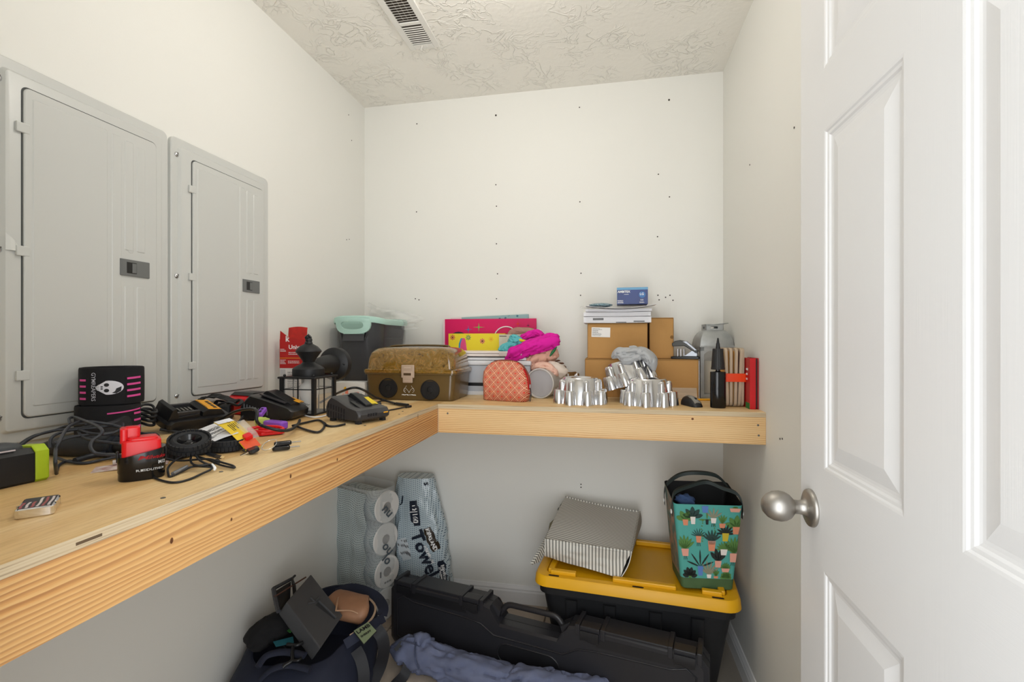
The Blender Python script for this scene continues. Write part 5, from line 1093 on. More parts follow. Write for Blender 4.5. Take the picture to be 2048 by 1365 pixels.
for m, pts in ((C3('d8b838'),[(-.035,.10),(-.045,.15),(-.03,.175),(-.005,.17),(.0,.13),(-.015,.095)]),(C3('e0b0b8'),[(-.03,.14),(-.028,.16),(-.016,.16),(-.014,.14)]),(C3('e8e8e8'),[(-.045,.09),(-.042,.115),(-.03,.12),(-.028,.09)]),(C3('e89820'),[(-.045,.02),(-.045,.08),(-.02,.085),(-.01,.04)])):
    bm = bmn(); prism(bm, pts, -.0270, -.0275, 'x'); obj('picture_print', bm, m, t)
bm = bmn(); pts = rrect(.079,.116,.012,0,4); loft(bm, [[(x+.0045,y,z) for x,y,_ in pts] for z in (.088,.117)]+[[(x*.97+.0045,y*.98,z) for x,y,_ in pts] for z in (.117,.088)], loop=True, cap=False); obj('elastic_band', bm, orb, t, smooth=40)
# ---- red boxed set at the right wall
t = thing('red_book', 'thin red hardback leaning by the right wall at the shelf end', 'book', (.4790,1.765,S), math.radians(-.5))
rc = mat('red_cover','c01018',.35)
obj('cover', B(-.0145,-.0125,0,.13,0,.172), rc, t); obj('cover', B(.0105,.0125,0,.13,0,.172), rc, t); obj('spine', B(-.0145,.004,-.0008,.0012,0,.172), rc, t); obj('pages', B(-.0125,.0105,.004,.126,.003,.169), mat('dark_pages','3a2a28',.7), t)
obj('green_corner', B(-.0152,-.0145,.0,.05,0,.02), C3('2f7d3a'), t); textlines(3, .03, .05, WHITE, t, (-.0150,.045,.135), (PI/2,0,-PI/2), 3); text('n', .02, WHITE, t, (-.0152,.03,.125), (PI/2,0,-PI/2))
# ---- mouse and pencil
t = thing('computer_mouse', 'black and grey wireless computer mouse in front of the boxes', 'mouse', (.287,1.825,S), math.radians(-70))
bm = bmn(); loft(bm, [[(x, .0215*k*math.cos(a)*w, max(0, hh*max(0, math.sin(a))**.7)) for a in [PI*q/14 for q in range(15)]] for x, k, w, hh in ((-.050,.35,1,.010),(-.046,.75,1,.022),(-.034,.98,1,.031),(-.012,1.02,1,.035),(.014,.95,1,.032),(.036,.95,1,.023),(.048,.75,1,.014),(.052,.3,1,.006))]); obj('shell', bm, mat('mouse_black','1d1d1f',.45), t, smooth=50)
bm = bmn(); loft(bm, [[(x, .0145*k*math.cos(a), .002+hh*max(0, math.sin(a))**.5) for a in [PI*(.12+.76*q/10) for q in range(11)]] for x, k, hh in ((-.040,.7,.0285),(-.020,1.0,.0345),(.010,1.0,.0335),(.036,1.0,.0235),(.046,.9,.016))]); obj('top_panel', bm, mat('mouse_grey','807d76',.4), t, smooth=50)
bm = bmn(); lathe(bm, [(.006,-.003),(.0065,0),(.006,.003)], 14); obj('wheel', bm, RUBBER, t, (.028,0,.026), (PI/2,0,0), smooth=40)
t = thing('pencil', 'yellow pencil lying behind the black bottle', 'pencil', (.355,1.985,S), .06)
bm = bmn(); loft(bm, [[(x, r*math.cos(PI*k/3), .0042+r*math.sin(PI*k/3)) for k in range(6)] for x, r in ((-.075,.004),(.065,.004))]); obj('barrel', bm, mat('pencil_yellow','e8a81c',.4), t)
bm = bmn(); loft(bm, [[(x, r*math.cos(PI*k/3), .0042+r*math.sin(PI*k/3)) for k in range(6)] for x, r in ((-.075,.004),(-.09,.001))]); obj('tip', bm, mat('pencil_wood','d8b48a',.7), t)
bm = bmn(); loft(bm, [[(x, r*math.cos(PI*k/3), .0042+r*math.sin(PI*k/3)) for k in range(6)] for x, r in ((.065,.0041),(.08,.0041))]); obj('eraser', bm, mat('eraser_pink','c07a78',.8), t)
# ================================================================ UNDER THE SHELVES
def dots(cb, cd, sc, ax=(0,2)):
    def f(nt, b):
        s = XYZ(nt); u = MN(nt,'MULTIPLY',s[ax[0]],sc)
        w = MN(nt,'MULTIPLY',MN(nt,'SINE',MN(nt,'MULTIPLY',s[ax[0]],55.0)),.9)
        v = MN(nt,'ADD',MN(nt,'MULTIPLY',s[ax[1]],sc),w)
        fu = MN(nt,'SUBTRACT',MN(nt,'FRACT',u),.5); fv = MN(nt,'SUBTRACT',MN(nt,'FRACT',v),.5)
        d = MN(nt,'SQRT',MN(nt,'ADD',MN(nt,'MULTIPLY',fu,fu),MN(nt,'MULTIPLY',fv,fv)))
        nt.links.new(MIX(nt, MN(nt,'LESS_THAN',d,.24), lin(cb), lin(cd)), b.inputs['Base Color'])
    return f
# ---- black storage tote with yellow lid
t = thing('storage_tote', 'black storage tote with a yellow snap lid under the back shelf', 'tote', (.100,2.008,0), math.radians(-5))
tb = mat('tote_black','16171a',.5, bump=(400,.1,.001)); ty = mat('lid_yellow','e3a90c',.42)
bm = bmn(); loft(bm, [rrect(w, d, .04, z, 5) for w, d, z in ((.56,.34,0),(.57,.35,.006),(.63,.395,.20),(.665,.415,.30),(.690,.435,.302),(.695,.438,.34))]); obj('bin', bm, tb, t, smooth=30)
for x in (-.22,-.08,.08,.22):
    bm = bmn(); loft(bm, [rrect(.045*k, .02, .006, z, 3, x, yy) for k, yy, z in ((.8,-.172,.004),(.9,-.195,.18),(1,-.209,.29))]); obj('rib', bm, tb, t, smooth=30)
bm = bmn(); loft(bm, [rrect(w, d, r, z, 6) for w, d, r, z in ((.715,.452,.052,.332),(.728,.465,.055,.334),(.722,.459,.053,.362),(.710,.447,.05,.371),(.640,.405,.035,.3725),(.634,.399,.034,.3640),(.6,.34,.03,.3635))]); obj('lid', bm, ty, t, smooth=35)
# raised inner bead, broken by gaps
for x0, x1, y in ((-.300,-.205,-.190),(-.07,.150,-.190),(.235,.300,-.190),(-.300,-.10,.180),(.0,.300,.180)):
    bm = bmn(); cbox(bm, ((x0+x1)/2, y, .375), (x1-x0, .022, .020)); obj('lid_bead', bm, ty, t, bevel=.004)
for x in (-.300,.300):
    bm = bmn(); cbox(bm, (x, 0, .375), (.022, .375, .020)); obj('lid_bead', bm, ty, t, bevel=.004)
for x in (-.285, .02, .285):
    bm = bmn(); loft(bm, [rrect(.040,.010,.005,.3705,4,x,-.2135), rrect(.040,.010,.005,.3722,4,x,-.2135)]); obj('tie_slot', bm, mat('slot_shadow','2a1c08',.9), t)
LZ = .366   # lid panel height inside the bead
# ---- long black gun-style hard case standing on edge
t = thing('hard_case', 'long black hard plastic case with latches and handle, standing on edge', 'case', (-.281,1.789,0), math.radians(-12.8))
cm = mat('case_black','26262a',.36, bump=(900,.12,.0008)); KZ = .875; KY = .75
cm2 = mat('case_recess','1a1a1d',.42, bump=(900,.12,.0008))
ol = [(-.612,.03),(-.595,.008),(-.56,0),(.56,0),(.595,.008),(.612,.03),(.612,.255),(.585,.292),(.20,.296),(.155,.285),(.115,.222),(-.115,.222),(-.155,.285),(-.20,.296),(-.585,.292),(-.612,.255)]
def oring(y, k): return [(x*(1-k*.016/.61), y, z+(.5*k*.016 if z < .1 else -k*.010)) for x, z in ol]
for nm, y0, y1 in (('front_shell',-.060,-.001),('back_shell',.001,.060)):
    bm = bmn(); rs = [oring(y0, 1 if y0 < -.01 else 0), oring(y0+(.010 if y0 < -.01 else 0), 0), oring(y1-(.010 if y1 > .01 else 0), 0), oring(y1, 1 if y1 > .01 else 0)]
    loft(bm, rs); obj(nm, bm, cm, t, smooth=25)
obj('seam_gasket', loft(bmn(), [[(x*1.003, y, z*1.004) for x, z in ol] for y in (-.0014,.0014)]), cm2, t)
# raised frame lines and recessed fields on the front
def ridge(pts, r=.0035, closed=False): 
    bm = bmn(); tube(bm, [(x, -.0605, z) for x, z in pts], r, 6, 1, closed=closed); return obj('moulded_ridge', bm, cm, t, smooth=60)
ridge([(-.575,.05),(-.575,.215),(-.545,.240),(-.50,.222),(-.25,.214),(-.19,.205),(-.135,.170),(.135,.170),(.19,.205),(.25,.214),(.50,.222),(.545,.240),(.575,.215),(.575,.05)])
ridge([(-.575,.05),(-.535,.03),(-.50,.048),(-.20,.048),(-.15,.02)]); ridge([(.575,.05),(.535,.03),(.50,.048),(.20,.048),(.15,.02)])
pill = [(p[0], p[1]+.105) for p in rrect(.24,.085,.0424,0,8)]; ridge(pill, .003, True)
bm = bmn(); prism(bm, [(p[0]*.97, (p[1]-.105)*.93+.105) for p in pill], -.0600, -.0612, 'y'); obj('name_field', bm, cm2, t)
for s in (-1, 1):
    bm = bmn(); prism(bm, [(s*.55,.236),(s*.53,.270),(s*.27,.270),(s*.25,.232)], -.0595, -.0608, 'y'); obj('recessed_field', bm, cm2, t)
    obj('top_rail', B(min(s*.27,s*.49), max(s*.27,s*.49), -.058,.058,.292,.302), cm, t, bevel=.003)
for x in (-.54,-.232,.232,.54):
    l = thing('latch', None, None); l.parent = t; l.location = (x,0,0)
    obj('latch_tab', B(-.034,.034,-.066,-.010,.284,.305), cm, l, bevel=.004)
    bm = bmn(); sheet(bm, lambda u, v: (-.032+.064*u, -.0685-.002*math.sin(PI*v), .252+.036*v+(.004*math.sin(PI*2*u) if v < .1 else 0)), 8, 4); thick(bm, -.006); obj('latch_flap', bm, cm2, l, smooth=40)
    for q in (-1,1): obj('latch_post', B(min(q*.036,q*.052), max(q*.036,q*.052), -.064,.060,.262,.306), cm, l, bevel=.003)
bm = bmn(); tube(bm, [(-.135,0,.232),(-.118,0,.258),(-.095,0,.284),(-.05,0,.287),(.05,0,.287),(.095,0,.284),(.118,0,.258),(.135,0,.232)], .0125, 10, 4); obj('carry_handle', bm, mat('handle_black','232225',.38), t, smooth=50)
for s in (-1,1):
    bm = bmn(); prism(bm, [(s*.155,.290),(s*.118,.262),(s*.125,.230),(s*.15,.25)], -.030, .030, 'y'); obj('handle_gusset', bm, cm, t, bevel=.002)
for c_ in t.children:
    if c_.type == 'EMPTY':
        c_.location.y *= KY
        for g_ in c_.children: g_.data.transform(MX.Diagonal((1,KY,KZ,1)))
    else: c_.data.transform(MX.Diagonal((1,KY,KZ,1)))
# ---- denim trousers rolled along the floor
t = thing('denim_trousers', 'slate blue denim trousers lying rolled along the floor before the case', 'clothing', (-.45,1.60,0))
dn = mat('denim','5c6480',.9, vary=(30,'6a7088',.3), bump=(1200,.35,.0008))
garment('leg', None, None, [(-0.827,1.758,0.06),(-0.761,1.749,0.062),(-0.68,1.738,0.06),(-0.574,1.716,0.058),(-0.453,1.688,0.056),(-0.339,1.67,0.052),(-0.251,1.666,0.046)], .058, .056, dn, 21, .42, t, 10, 40)
garment('leg', None, None, [(-0.352,1.646,0.07),(-0.293,1.656,0.075),(-0.214,1.654,0.07),(-0.129,1.652,0.066),(-0.03,1.667,0.056),(0.053,1.679,0.046)], .058, .052, dn, 23, .5, t, 10, 40)
garment('cuff', None, None, [(-0.73,1.743,0.1),(-0.699,1.76,0.105),(-0.657,1.741,0.095)], .034, .030, dn, 26, .4, t, 6, 18)
bm = bmn(); tube(bm, [(-0.71,1.723,0.118),(-0.696,1.679,0.112),(-0.684,1.659,0.09),(-0.677,1.67,0.06)], .003, 6, 5); obj('hem_seam', bm, mat('denim_seam','48506a',.9), t, rel(t), smooth=60)
# ---- navy duffel bag
t = thing('duffel_bag', 'open navy duffel bag with webbing straps on the floor by the left wall', 'bag', (-1.00,1.53,0))
nv = mat('navy_nylon','151a2b',.75, vary=(8,'1c2236',.3), bump=(900,.3,.0008)); nv2 = mat('bag_lining','0e1018',.85); web = mat('black_webbing','14151b',.6, bump=(1500,.3,.0005))
N_ = 56
def bagring(cx, cy, rx, ry, z, wob, tilt=(0,0)):
    o = []
    for k in range(N_):
        a = 2*PI*k/N_; c, s = math.cos(a), math.sin(a)
        ex = math.copysign(abs(c)**.78, c); ey = math.copysign(abs(s)**.78, s)
        f = 1+wob*fbm((c*.6, s*.6, z*3), 3.0, 4)+wob*.4*math.sin(5*a+z*20)
        x, y = cx+rx*ex*f, cy+ry*ey*f
        o.append((max(x, -1.205), y, z+tilt[0]*ex+tilt[1]*ey))
    return o
rings = [bagring(-1.0,1.48,.165,.25,.002,.03), bagring(-1.0,1.48,.185,.27,.02,.05), bagring(-1.0,1.49,.198,.275,.10,.07), bagring(-1.003,1.51,.194,.262,.18,.08), bagring(-1.006,1.53,.182,.235,.235,.07,(.0,.012)), bagring(-1.008,1.545,.170,.215,.262,.06,(.004,.020)),
         bagring(-1.008,1.545,.162,.207,.262,.06,(.004,.020)), bagring(-1.006,1.54,.160,.20,.20,.04), bagring(-1.0,1.53,.15,.18,.12,.02)]
bm = bmn(); loft(bm, [[tuple(V(p)-V((-1.00,1.53,0))) for p in r] for r in rings]); bm.faces.ensure_lookup_table()
for f in bm.faces:
    c = f.calc_center_median()
    if c.z > .1 and f.index >= N_*6: f.material_index = 1
obj('shell', bm, [nv, nv2], t, smooth=60)
def flat(pts, w, m, name, par=t, th=.0022, sub=6):
    """webbing strap: a flat ribbon swept along room points"""
    P = smoothpath(pts, sub); bm = bmn(); rings = []
    for k in range(len(P)):
        d = (P[min(k+1, len(P)-1)]-P[max(k-1, 0)]).normalized(); view = V((.45,-.75,.48)).normalized(); s = d.cross(view)
        s = s.normalized() if s.length > .05 else V((1,0,0)); n = s.cross(d)
        rings.append([P[k]+s*w/2+n*th/2, P[k]-s*w/2+n*th/2, P[k]-s*w/2-n*th/2, P[k]+s*w/2-n*th/2])
    loft(bm, rings); return obj(name, bm, m, par, rel(par), smooth=50)
flat([(-0.786,1.554,0.26),(-0.763,1.551,0.235),(-0.758,1.556,0.19),(-0.774,1.566,0.13),(-0.794,1.554,0.08),(-0.81,1.539,0.04)], .040, web, 'strap'); flat([(-0.816,1.472,0.235),(-0.794,1.464,0.21),(-0.778,1.454,0.17),(-0.776,1.445,0.12)], .036, web, 'strap')
flat([(-0.785,1.726,0.1),(-0.749,1.72,0.07),(-0.731,1.697,0.05),(-0.739,1.679,0.02),(-0.755,1.638,0.01),(-0.753,1.593,0.01)], .038, web, 'strap')
flat([(-0.842,1.449,0.262),(-0.811,1.489,0.275),(-0.791,1.557,0.275),(-0.781,1.605,0.27)], .030, nv, 'rim_binding')
flat([(-0.79,1.607,0.275),(-0.803,1.642,0.285),(-0.856,1.692,0.29),(-0.924,1.717,0.295),(-0.983,1.72,0.295),(-1.017,1.686,0.29)], .036, nv, 'rim_binding')
flat([(-0.836,1.469,0.28),(-0.811,1.523,0.285),(-0.811,1.584,0.285),(-0.834,1.64,0.288),(-0.886,1.682,0.29),(-0.948,1.696,0.29)], .007, mat('tan_binding','b39a80',.6), 'lining_edge')
bm = bmn(); tube(bm, [(-1.002,1.38,0.285),(-0.965,1.371,0.292),(-0.954,1.388,0.292)], .006, 8, 4); obj('strap_ring', bm, BLACK_PL, t, rel(t), smooth=60)
bm = bmn(); tube(bm, [(-0.976,1.372,0.29),(-0.958,1.343,0.285),(-0.943,1.32,0.28),(-0.954,1.307,0.275),(-0.959,1.3,0.27)], .0055, 8, 4); obj('snap_hook', bm, STEEL if False else BLACK_PL, t, rel(t), smooth=60)
bm = bmn(); tube(bm, [(-0.943,1.32,0.28),(-0.925,1.324,0.28),(-0.922,1.334,0.28)], .0045, 8, 4); obj('snap_hook', bm, BLACK_PL, t, rel(t), smooth=60)
for pts in ([(-1.046,1.3,0.26),(-1.038,1.333,0.275),(-0.99,1.352,0.28),(-0.919,1.349,0.28)], [(-1.018,1.275,0.24),(-0.992,1.296,0.262),(-0.946,1.315,0.268),(-0.881,1.318,0.262)]):
    bm = bmn(); tube(bm, pts, .012, 8, 6, flat=.6); obj('fabric_fold', bm, nv, t, rel(t), smooth=60)
A, Bq, Cq, D = V((-0.827,1.477,0.29)), V((-0.8,1.524,0.296)), V((-0.762,1.507,0.28)), V((-0.774,1.446,0.272))
bm = bmn(); sheet(bm, lambda u, v: A*(1-u)*(1-v)+Bq*u*(1-v)+Cq*u*v+D*(1-u)*v, 4, 4); thick(bm, .003); pt = obj('name_patch', bm, mat('patch_green','7d8a6a',.8), t, rel(t), label='grey-green name patch')
bm = bmn(); tube(bm, [A, Bq, Cq, D], .0022, 6, 1, closed=True); obj('patch_border', bm, web, t, rel(t))
ex = (Bq-A).normalized(); nrm = ex.cross(A-D).normalized(); nrm = nrm if nrm.z > 0 else -nrm; ey = nrm.cross(ex)
mrot = MX((ex, ey, nrm)).transposed().to_euler(); wl_ = (Bq-A).length
text('LAMB', wl_*.36, BLACKP, t, A*.62+D*.38+ex*wl_*.06+nrm*.004-t.location, mrot, bold=.0004); text('SHERIFF', wl_*.20, BLACKP, t, A*.35+D*.65+ex*wl_*.10+nrm*.004-t.location, mrot, bold=.0002)
# ---- things in the duffel
def slab(name, quad, th, m, parent=None, bev=.003):
    a, b2, c, d = [V(q) for q in quad]; n = (b2-a).cross(d-a).normalized(); n = n if n.z > 0 else -n
    bm = bmn(); loft(bm, [[p for p in (a, b2, c, d)], [p-n*th for p in (a, b2, c, d)]])
    return obj(name, bm, m, parent, (0,0,0) if parent is None else rel(parent), bevel=bev), n
t = thing('metal_case', 'dark grey metal box sticking out of the navy duffel', 'box', (-0.974,1.5,0.3))
gmt = mat('gunmetal_grey','4a4b4e',.42,.3)
qa = [V((-1.029,1.412,0.4)),V((-1.04,1.562,0.42)),None,V((-0.883,1.375,0.29))]; qa[2] = qa[1]+qa[3]-qa[0]
o, n_ = slab('body', qa, .055, gmt, t, .004)
A, Bq, Cq, D = [V(q) for q in qa]; g = lambda u, v: A*(1-u)*(1-v)+Bq*u*(1-v)+Cq*u*v+D*(1-u)*v
for a, b2, r in (((.58,.30),(.60,.42),.0035),((.60,.42),(.78,.42),.0035),((.70,.46),(.80,.92),.0050),((.42,.32),(.60,.42),.003)):
    bm = bmn(); tube(bm, [g(*a)+n_*.001, g(*b2)+n_*.001], r, 6, 1); obj('pressed_line', bm, gmt, t, rel(t), smooth=60)
bm = bmn(); loft(bm, [[g(.56,.46)+n_*.0005, g(.70,.46)+n_*.0005, g(.80,.90)+n_*.0005, g(.74,.92)+n_*.0005], [g(.58,.50)-n_*.0005, g(.69,.50)-n_*.0005, g(.78,.86)-n_*.0005, g(.74,.88)-n_*.0005]]); obj('finger_recess', bm, mat('gunmetal_dark','333539',.5,.3), t, rel(t))
t = thing('clip_frame', 'black plastic frame behind the grey metal box in the duffel', 'frame', (-1.123,1.52,0.36))
bm = bmn(); tube(bm, [(-1.129,1.481,0.4),(-1.098,1.538,0.41),(-1.073,1.513,0.4),(-1.046,1.48,0.38)], .006, 6, 1); obj('bar', bm, BLACK_PL, t, rel(t)); bm = bmn(); tube(bm, [(-1.129,1.481,0.4),(-1.093,1.444,0.385),(-1.054,1.406,0.37)], .0075, 6, 1); obj('bar', bm, mat('frame_grey','3a3b40',.5), t, rel(t))
slab('plate', [(-1.119,1.472,0.395),(-1.097,1.53,0.405),(-1.052,1.462,0.36),(-1.059,1.42,0.365)], .012, BLACK_PL, t, .002); bm = bmn(); tube(bm, [(-1.1,1.445,0.392),(-1.076,1.508,0.402),(-1.063,1.566,0.405)], .0025, 6, 1); obj('rod', bm, mat('rust_rod','4a2a1c',.5), t, rel(t))
bm = bmn(); tube(bm, [(-1.099,1.556,0.412),(-1.097,1.538,0.41),(-1.074,1.509,0.405)], .004, 6, 2); obj('hook', bm, BLACK_PL, t, rel(t))
t = thing('leather_holster', 'brown leather holster lying in the open duffel', 'holster', (-0.954,1.677,0.25))
lth = mat('brown_leather','8a6248',.55, vary=(16,'a57a5c',.3))
garment('pouch', None, None, [(-1.011,1.61,0.3),(-0.963,1.606,0.3),(-0.912,1.603,0.296),(-0.864,1.604,0.29),(-0.851,1.609,0.285)], .062, .040, lth, 31, .06, t, 8, 30)
bm = bmn(); tube(bm, [(-0.944,1.578,0.338),(-0.922,1.534,0.342),(-0.908,1.505,0.335)], .003, 6, 5); obj('stitched_edge', bm, mat('leather_pale','b08a6c',.6), t, rel(t), smooth=60); bm = bmn(); tube(bm, [(-0.902,1.501,0.338),(-0.861,1.513,0.336),(-0.835,1.52,0.325)], .0025, 6, 5); obj('stitched_edge', bm, MATS['leather_pale'], t, rel(t), smooth=60)
garment('black_shirt', 'bunched black shirt at the left of the open duffel', 'clothing', [(-1.128,1.386,0.25),(-1.112,1.398,0.29),(-1.092,1.435,0.3),(-1.077,1.497,0.29)], .05, .042, cloth('0f0f12'), 33, .25)
t = thing('printed_carton', 'dark printed carton with green and teal lettering in the duffel', 'box', (-1.089,1.541,0.22))
slab('body', [(-1.081,1.412,0.285),(-1.061,1.501,0.29),(-0.952,1.438,0.275),(-1.006,1.386,0.265)], .03, BLACK_PL, t, .002)
slab('white_tab', [(-1.067,1.447,0.296),(-1.056,1.484,0.3),(-1.039,1.471,0.299),(-1.044,1.431,0.295)], .002, WHITE, t, .0004); slab('green_print', [(-1.04,1.43,0.296),(-1.034,1.468,0.298),(-1.017,1.455,0.297),(-1.024,1.423,0.295)], .002, mat('print_green','3a7a3a',.6), t, .0004)
slab('teal_print', [(-1.053,1.379,0.289),(-1.007,1.415,0.289),(-0.989,1.394,0.284),(-1.032,1.365,0.284)], .002, mat('print_teal','1d5a66',.6), t, .0004)
# ---- paper towels in the corner
t0 = None
pwr = mat('paper_roll_end','dcdad6',.85); pside = mat('printed_film_dots','b9c4c4',.35, build=dots('b6c2c4','5d6b74',105,(2,0))); core = mat('card_core','9b9188',.8)
ang = math.atan2(-.38,.92)
ups = ('bottom','second','third','top')
for k in range(4):
    t = thing('paper_towel_roll', ('%s paper towel roll of the wrapped corner stack' % ups[k]) if k != 1 else 'second paper towel roll of the stack, its round white end showing', 'paper towels', (-1.088+.006*(k % 2),2.075,.0725+.1452*k), 0, 'paper towel rolls in the corner', rot=(0,PI/2,ang))
    bm = bmn(); loft(bm, [circ(r, z, 36) for r, z in ((.0212,-.118),(.068,-.12),(.0715,-.116),(.0720,0),(.0715,.116),(.068,.12),(.0212,.118))]+[circ(.0208,.0,36)], loop=True, cap=False)
    bm.normal_update()
    for f in bm.faces: f.material_index = 1 if math.hypot(f.calc_center_median().x, f.calc_center_median().y) > .0705 else 0
    obj('sheets', bm, [pwr, pside], t, smooth=40)
    bm = bmn(); loft(bm, [circ(r, z, 24) for r, z in ((.0212,-.1185),(.0212,.1185),(.0195,.1185),(.0195,-.1185))], loop=True, cap=False); obj('core', bm, core, t, smooth=40)
    if k == 1:
        for q in range(6): obj('print_mark', B(.040,.048,-.018+.007*q,-.018+.007*q+(.003 if q % 2 else .005),.1205,.1212), BLACKP, t)
        obj('print_mark', B(-.014,.012,-.044,-.036,.1205,.1212), mat('mark_grey'), t)
film = mat('wrap_film','e2e6e6',.12, alpha=.20, spec=.9)
t = thing('towel_wrap', 'clear and dotted plastic wrap around the corner stack of paper towels', 'wrapping', (-1.088,2.075,0), ang)
def wrapf(u, v):
    s = 2*PI*u; k = 1+.05*fbm((math.cos(s), math.sin(s), v*4), 2.4, 7)
    rx, ry = .126*k, .080*k*(1+.05*math.cos(v*PI*8))
    return (rx*math.copysign(abs(math.cos(s))**.55, math.cos(s)), ry*math.copysign(abs(math.sin(s))**.55, math.sin(s)), .004+.59*v)
bm = bmn(); sheet(bm, wrapf, 64, 48); thick(bm, .0005); obj('clear_film', bm, film, t, smooth=60)
# the printed panel on the front of the stack
pdm = mat('printed_film_front','b7c3c4',.35, build=dots('bcc6c6','46535c',105,(0,2)))
bm = bmn(); sheet(bm, lambda u, v: (-.122+.205*u+.012*math.sin(v*PI*8+1)*u, -.087-.004*math.sin(v*PI*8)-.006*fbm((u,v,0),5,2), .02+.56*v), 16, 40); thick(bm, .0006); obj('dotted_panel', bm, pdm, t, smooth=60)
for z, s_, a in ((.50,'nu',-.5),(.335,'ou',-.5),(.28,'lo',-.5)): text(s_, .055, mat('film_print','4a545c',.5), t, (.128,-.045,z), (PI/2,.9,PI/2-.3), name='film_lettering', bold=.001)
# crumpled printed wrapper, still half full, beside the stack
t = thing('towel_package', 'crumpled blue dotted paper towel package with dark lettering', 'package', (-.865,2.205,0))
pk_m = mat('package_film','b4c2ca',.25, build=dots('bccad0','54687c',110,(0,2)))
def pkf(a, v):
    c, s = math.cos(a), math.sin(a); k = (1-.30*max(0, v-.55)/.45)*(1+.10*fbm((c*1.2, s*1.2, v*3.2), 2.2, 12)+.03*math.sin(4*a+9*v))
    return V((.128*k*math.copysign(abs(c)**.7, c)+.012-.055*v, .074*k*math.copysign(abs(s)**.7, s), .004+.600*v))
bm = bmn(); n = 60; loft(bm, [[pkf(2*PI*k/n, v/40) for k in range(n)] for v in range(41)]); obj('wrapper', bm, pk_m, t, smooth=40)
inkm = mat('package_ink','1c2433',.4); brm = mat('package_brown','33281c',.4)
def front(x, z, off=.004):
    """point on the front of the package for panel coordinates"""
    best = min((abs(pkf(a, z/.6).x-x), a) for a in [PI+PI*q/60 for q in range(61)]); return pkf(best[1], z/.6)+V((0,-off,0))
def badge(cx, cz, w, h, rot, m, off=.005, r=.3, name='printed_badge'):
    bm = bmn(); c, s = math.cos(rot), math.sin(rot)
    def f(u, v):
        x, y = (u-.5)*w, (v-.5)*h*(1-.25*(2*u-1)**2); return front(cx+x*c-y*s, cz+x*s+y*c, off)
    sheet(bm, f, 10, 5); obj(name, bm, m, t, smooth=60)
def ptext(s_, size, cx, cz, rot, m, off=.009, bold=.0006):
    c, s = math.cos(rot), math.sin(rot)
    text(s_, size, m, t, (0,0,0), (0,0,0), warp=lambda p: front(cx+p[0]*c-p[1]*s, cz+p[0]*s+p[1]*c, off-p[2]), ax='CENTER', ay='CENTER', bold=bold)
R1 = math.radians(-66)
badge(-.020,.445,.115,.044,math.radians(-80),inkm); ptext('12|160', .032, -.020, .445, math.radians(-80), WHITE)
badge(.062,.330,.110,.040,R1,brm); ptext('KIRKLAND', .022, .062, .330, R1, WHITE)
ptext('Towel', .085, .030, .262, R1, inkm, .008, .0022); ptext('PREMIUM', .022, .052, .262, R1, WHITE, .011)
badge(.112,.165,.13,.034,math.radians(-80),inkm); ptext('INDIVIDUALLY', .014, .117, .165, math.radians(-80), WHITE); ptext('WRAPPED', .014, .103, .170, math.radians(-80), WHITE)
badge(-.072,.275,.10,.055,math.radians(-72),mat('panel_pale','c9d0d4',.4),.0045,name='text_panel')
for q in range(7):
    cx, cz = -.090+.0065*q, .272+.0018*q
    badge(cx, cz, .085, .0022, math.radians(-72), mat('mark_grey'), .006, name='fine_print')
ptext('s', .04, .030, .578, -1.4, inkm); ptext('J', .05, -.085, .500, -.2, inkm)
# ---- folded striped fabric bin on the lid
def stripes(d, per, c1, c2):
    def f(nt, b):
        s = XYZ(nt); q = MN(nt,'ADD',MN(nt,'MULTIPLY',s[0],d[0]/per),MN(nt,'ADD',MN(nt,'MULTIPLY',s[1],d[1]/per),MN(nt,'MULTIPLY',s[2],d[2]/per)))
        v = MN(nt,'ABSOLUTE',MN(nt,'SUBTRACT',MN(nt,'MULTIPLY',MN(nt,'FRACT',q),2),1)); r = nt.nodes.new('ShaderNodeValToRGB'); r.color_ramp.elements[0].position = .42; r.color_ramp.elements[1].position = .58
        r.color_ramp.elements[0].color = lin(c1); r.color_ramp.elements[1].color = lin(c2); nt.links.new(v, r.inputs[0]); nt.links.new(r.outputs[0], b.inputs['Base Color'])
    return f
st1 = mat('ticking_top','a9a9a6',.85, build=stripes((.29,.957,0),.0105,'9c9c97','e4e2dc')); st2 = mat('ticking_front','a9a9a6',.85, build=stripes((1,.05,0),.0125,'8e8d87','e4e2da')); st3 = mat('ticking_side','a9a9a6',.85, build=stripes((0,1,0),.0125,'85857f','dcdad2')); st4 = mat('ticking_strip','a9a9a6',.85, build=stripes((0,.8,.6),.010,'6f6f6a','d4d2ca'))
t = thing('fabric_bin', 'collapsed grey and white striped fabric bin lying on the yellow lid', 'fabric bin', (-0.077,2.026,0.372))
BL, BR, FR, FL = V((-0.195,2.229,0.535)), V((0.129,2.172,0.515)), V((0.079,1.839,0.475)), V((-0.243,1.877,0.48)); FLb, FRb, BRb, BLb = V((-0.247,1.907,0.405)), V((0.04,1.837,0.377)), V((0.134,2.293,0.385)), V((-0.28,2.35,0.385))
def bil(a, b2, c, d, wf):
    return lambda u, v: a*(1-u)*(1-v)+b2*u*(1-v)+c*u*v+d*(1-u)*v+wf(u, v)
top = bil(FL, FR, BR, BL, lambda u, v: V((0,0,.016*math.sin(PI*v*.9)*math.sin(3.2*u+.6)-.010*math.sin(PI*u)*v)))
bm = bmn(); sheet(bm, top, 24, 20); thick(bm, .003); obj('top_panel', bm, st1, t, rel(t), smooth=60)
fr = bil(FLb, FRb, FR, FL, lambda u, v: V((0,-.012*math.sin(PI*v)*math.sin(5*u+.5)-.006*fbm((u*2,v*2,0),2.5,4),0)))
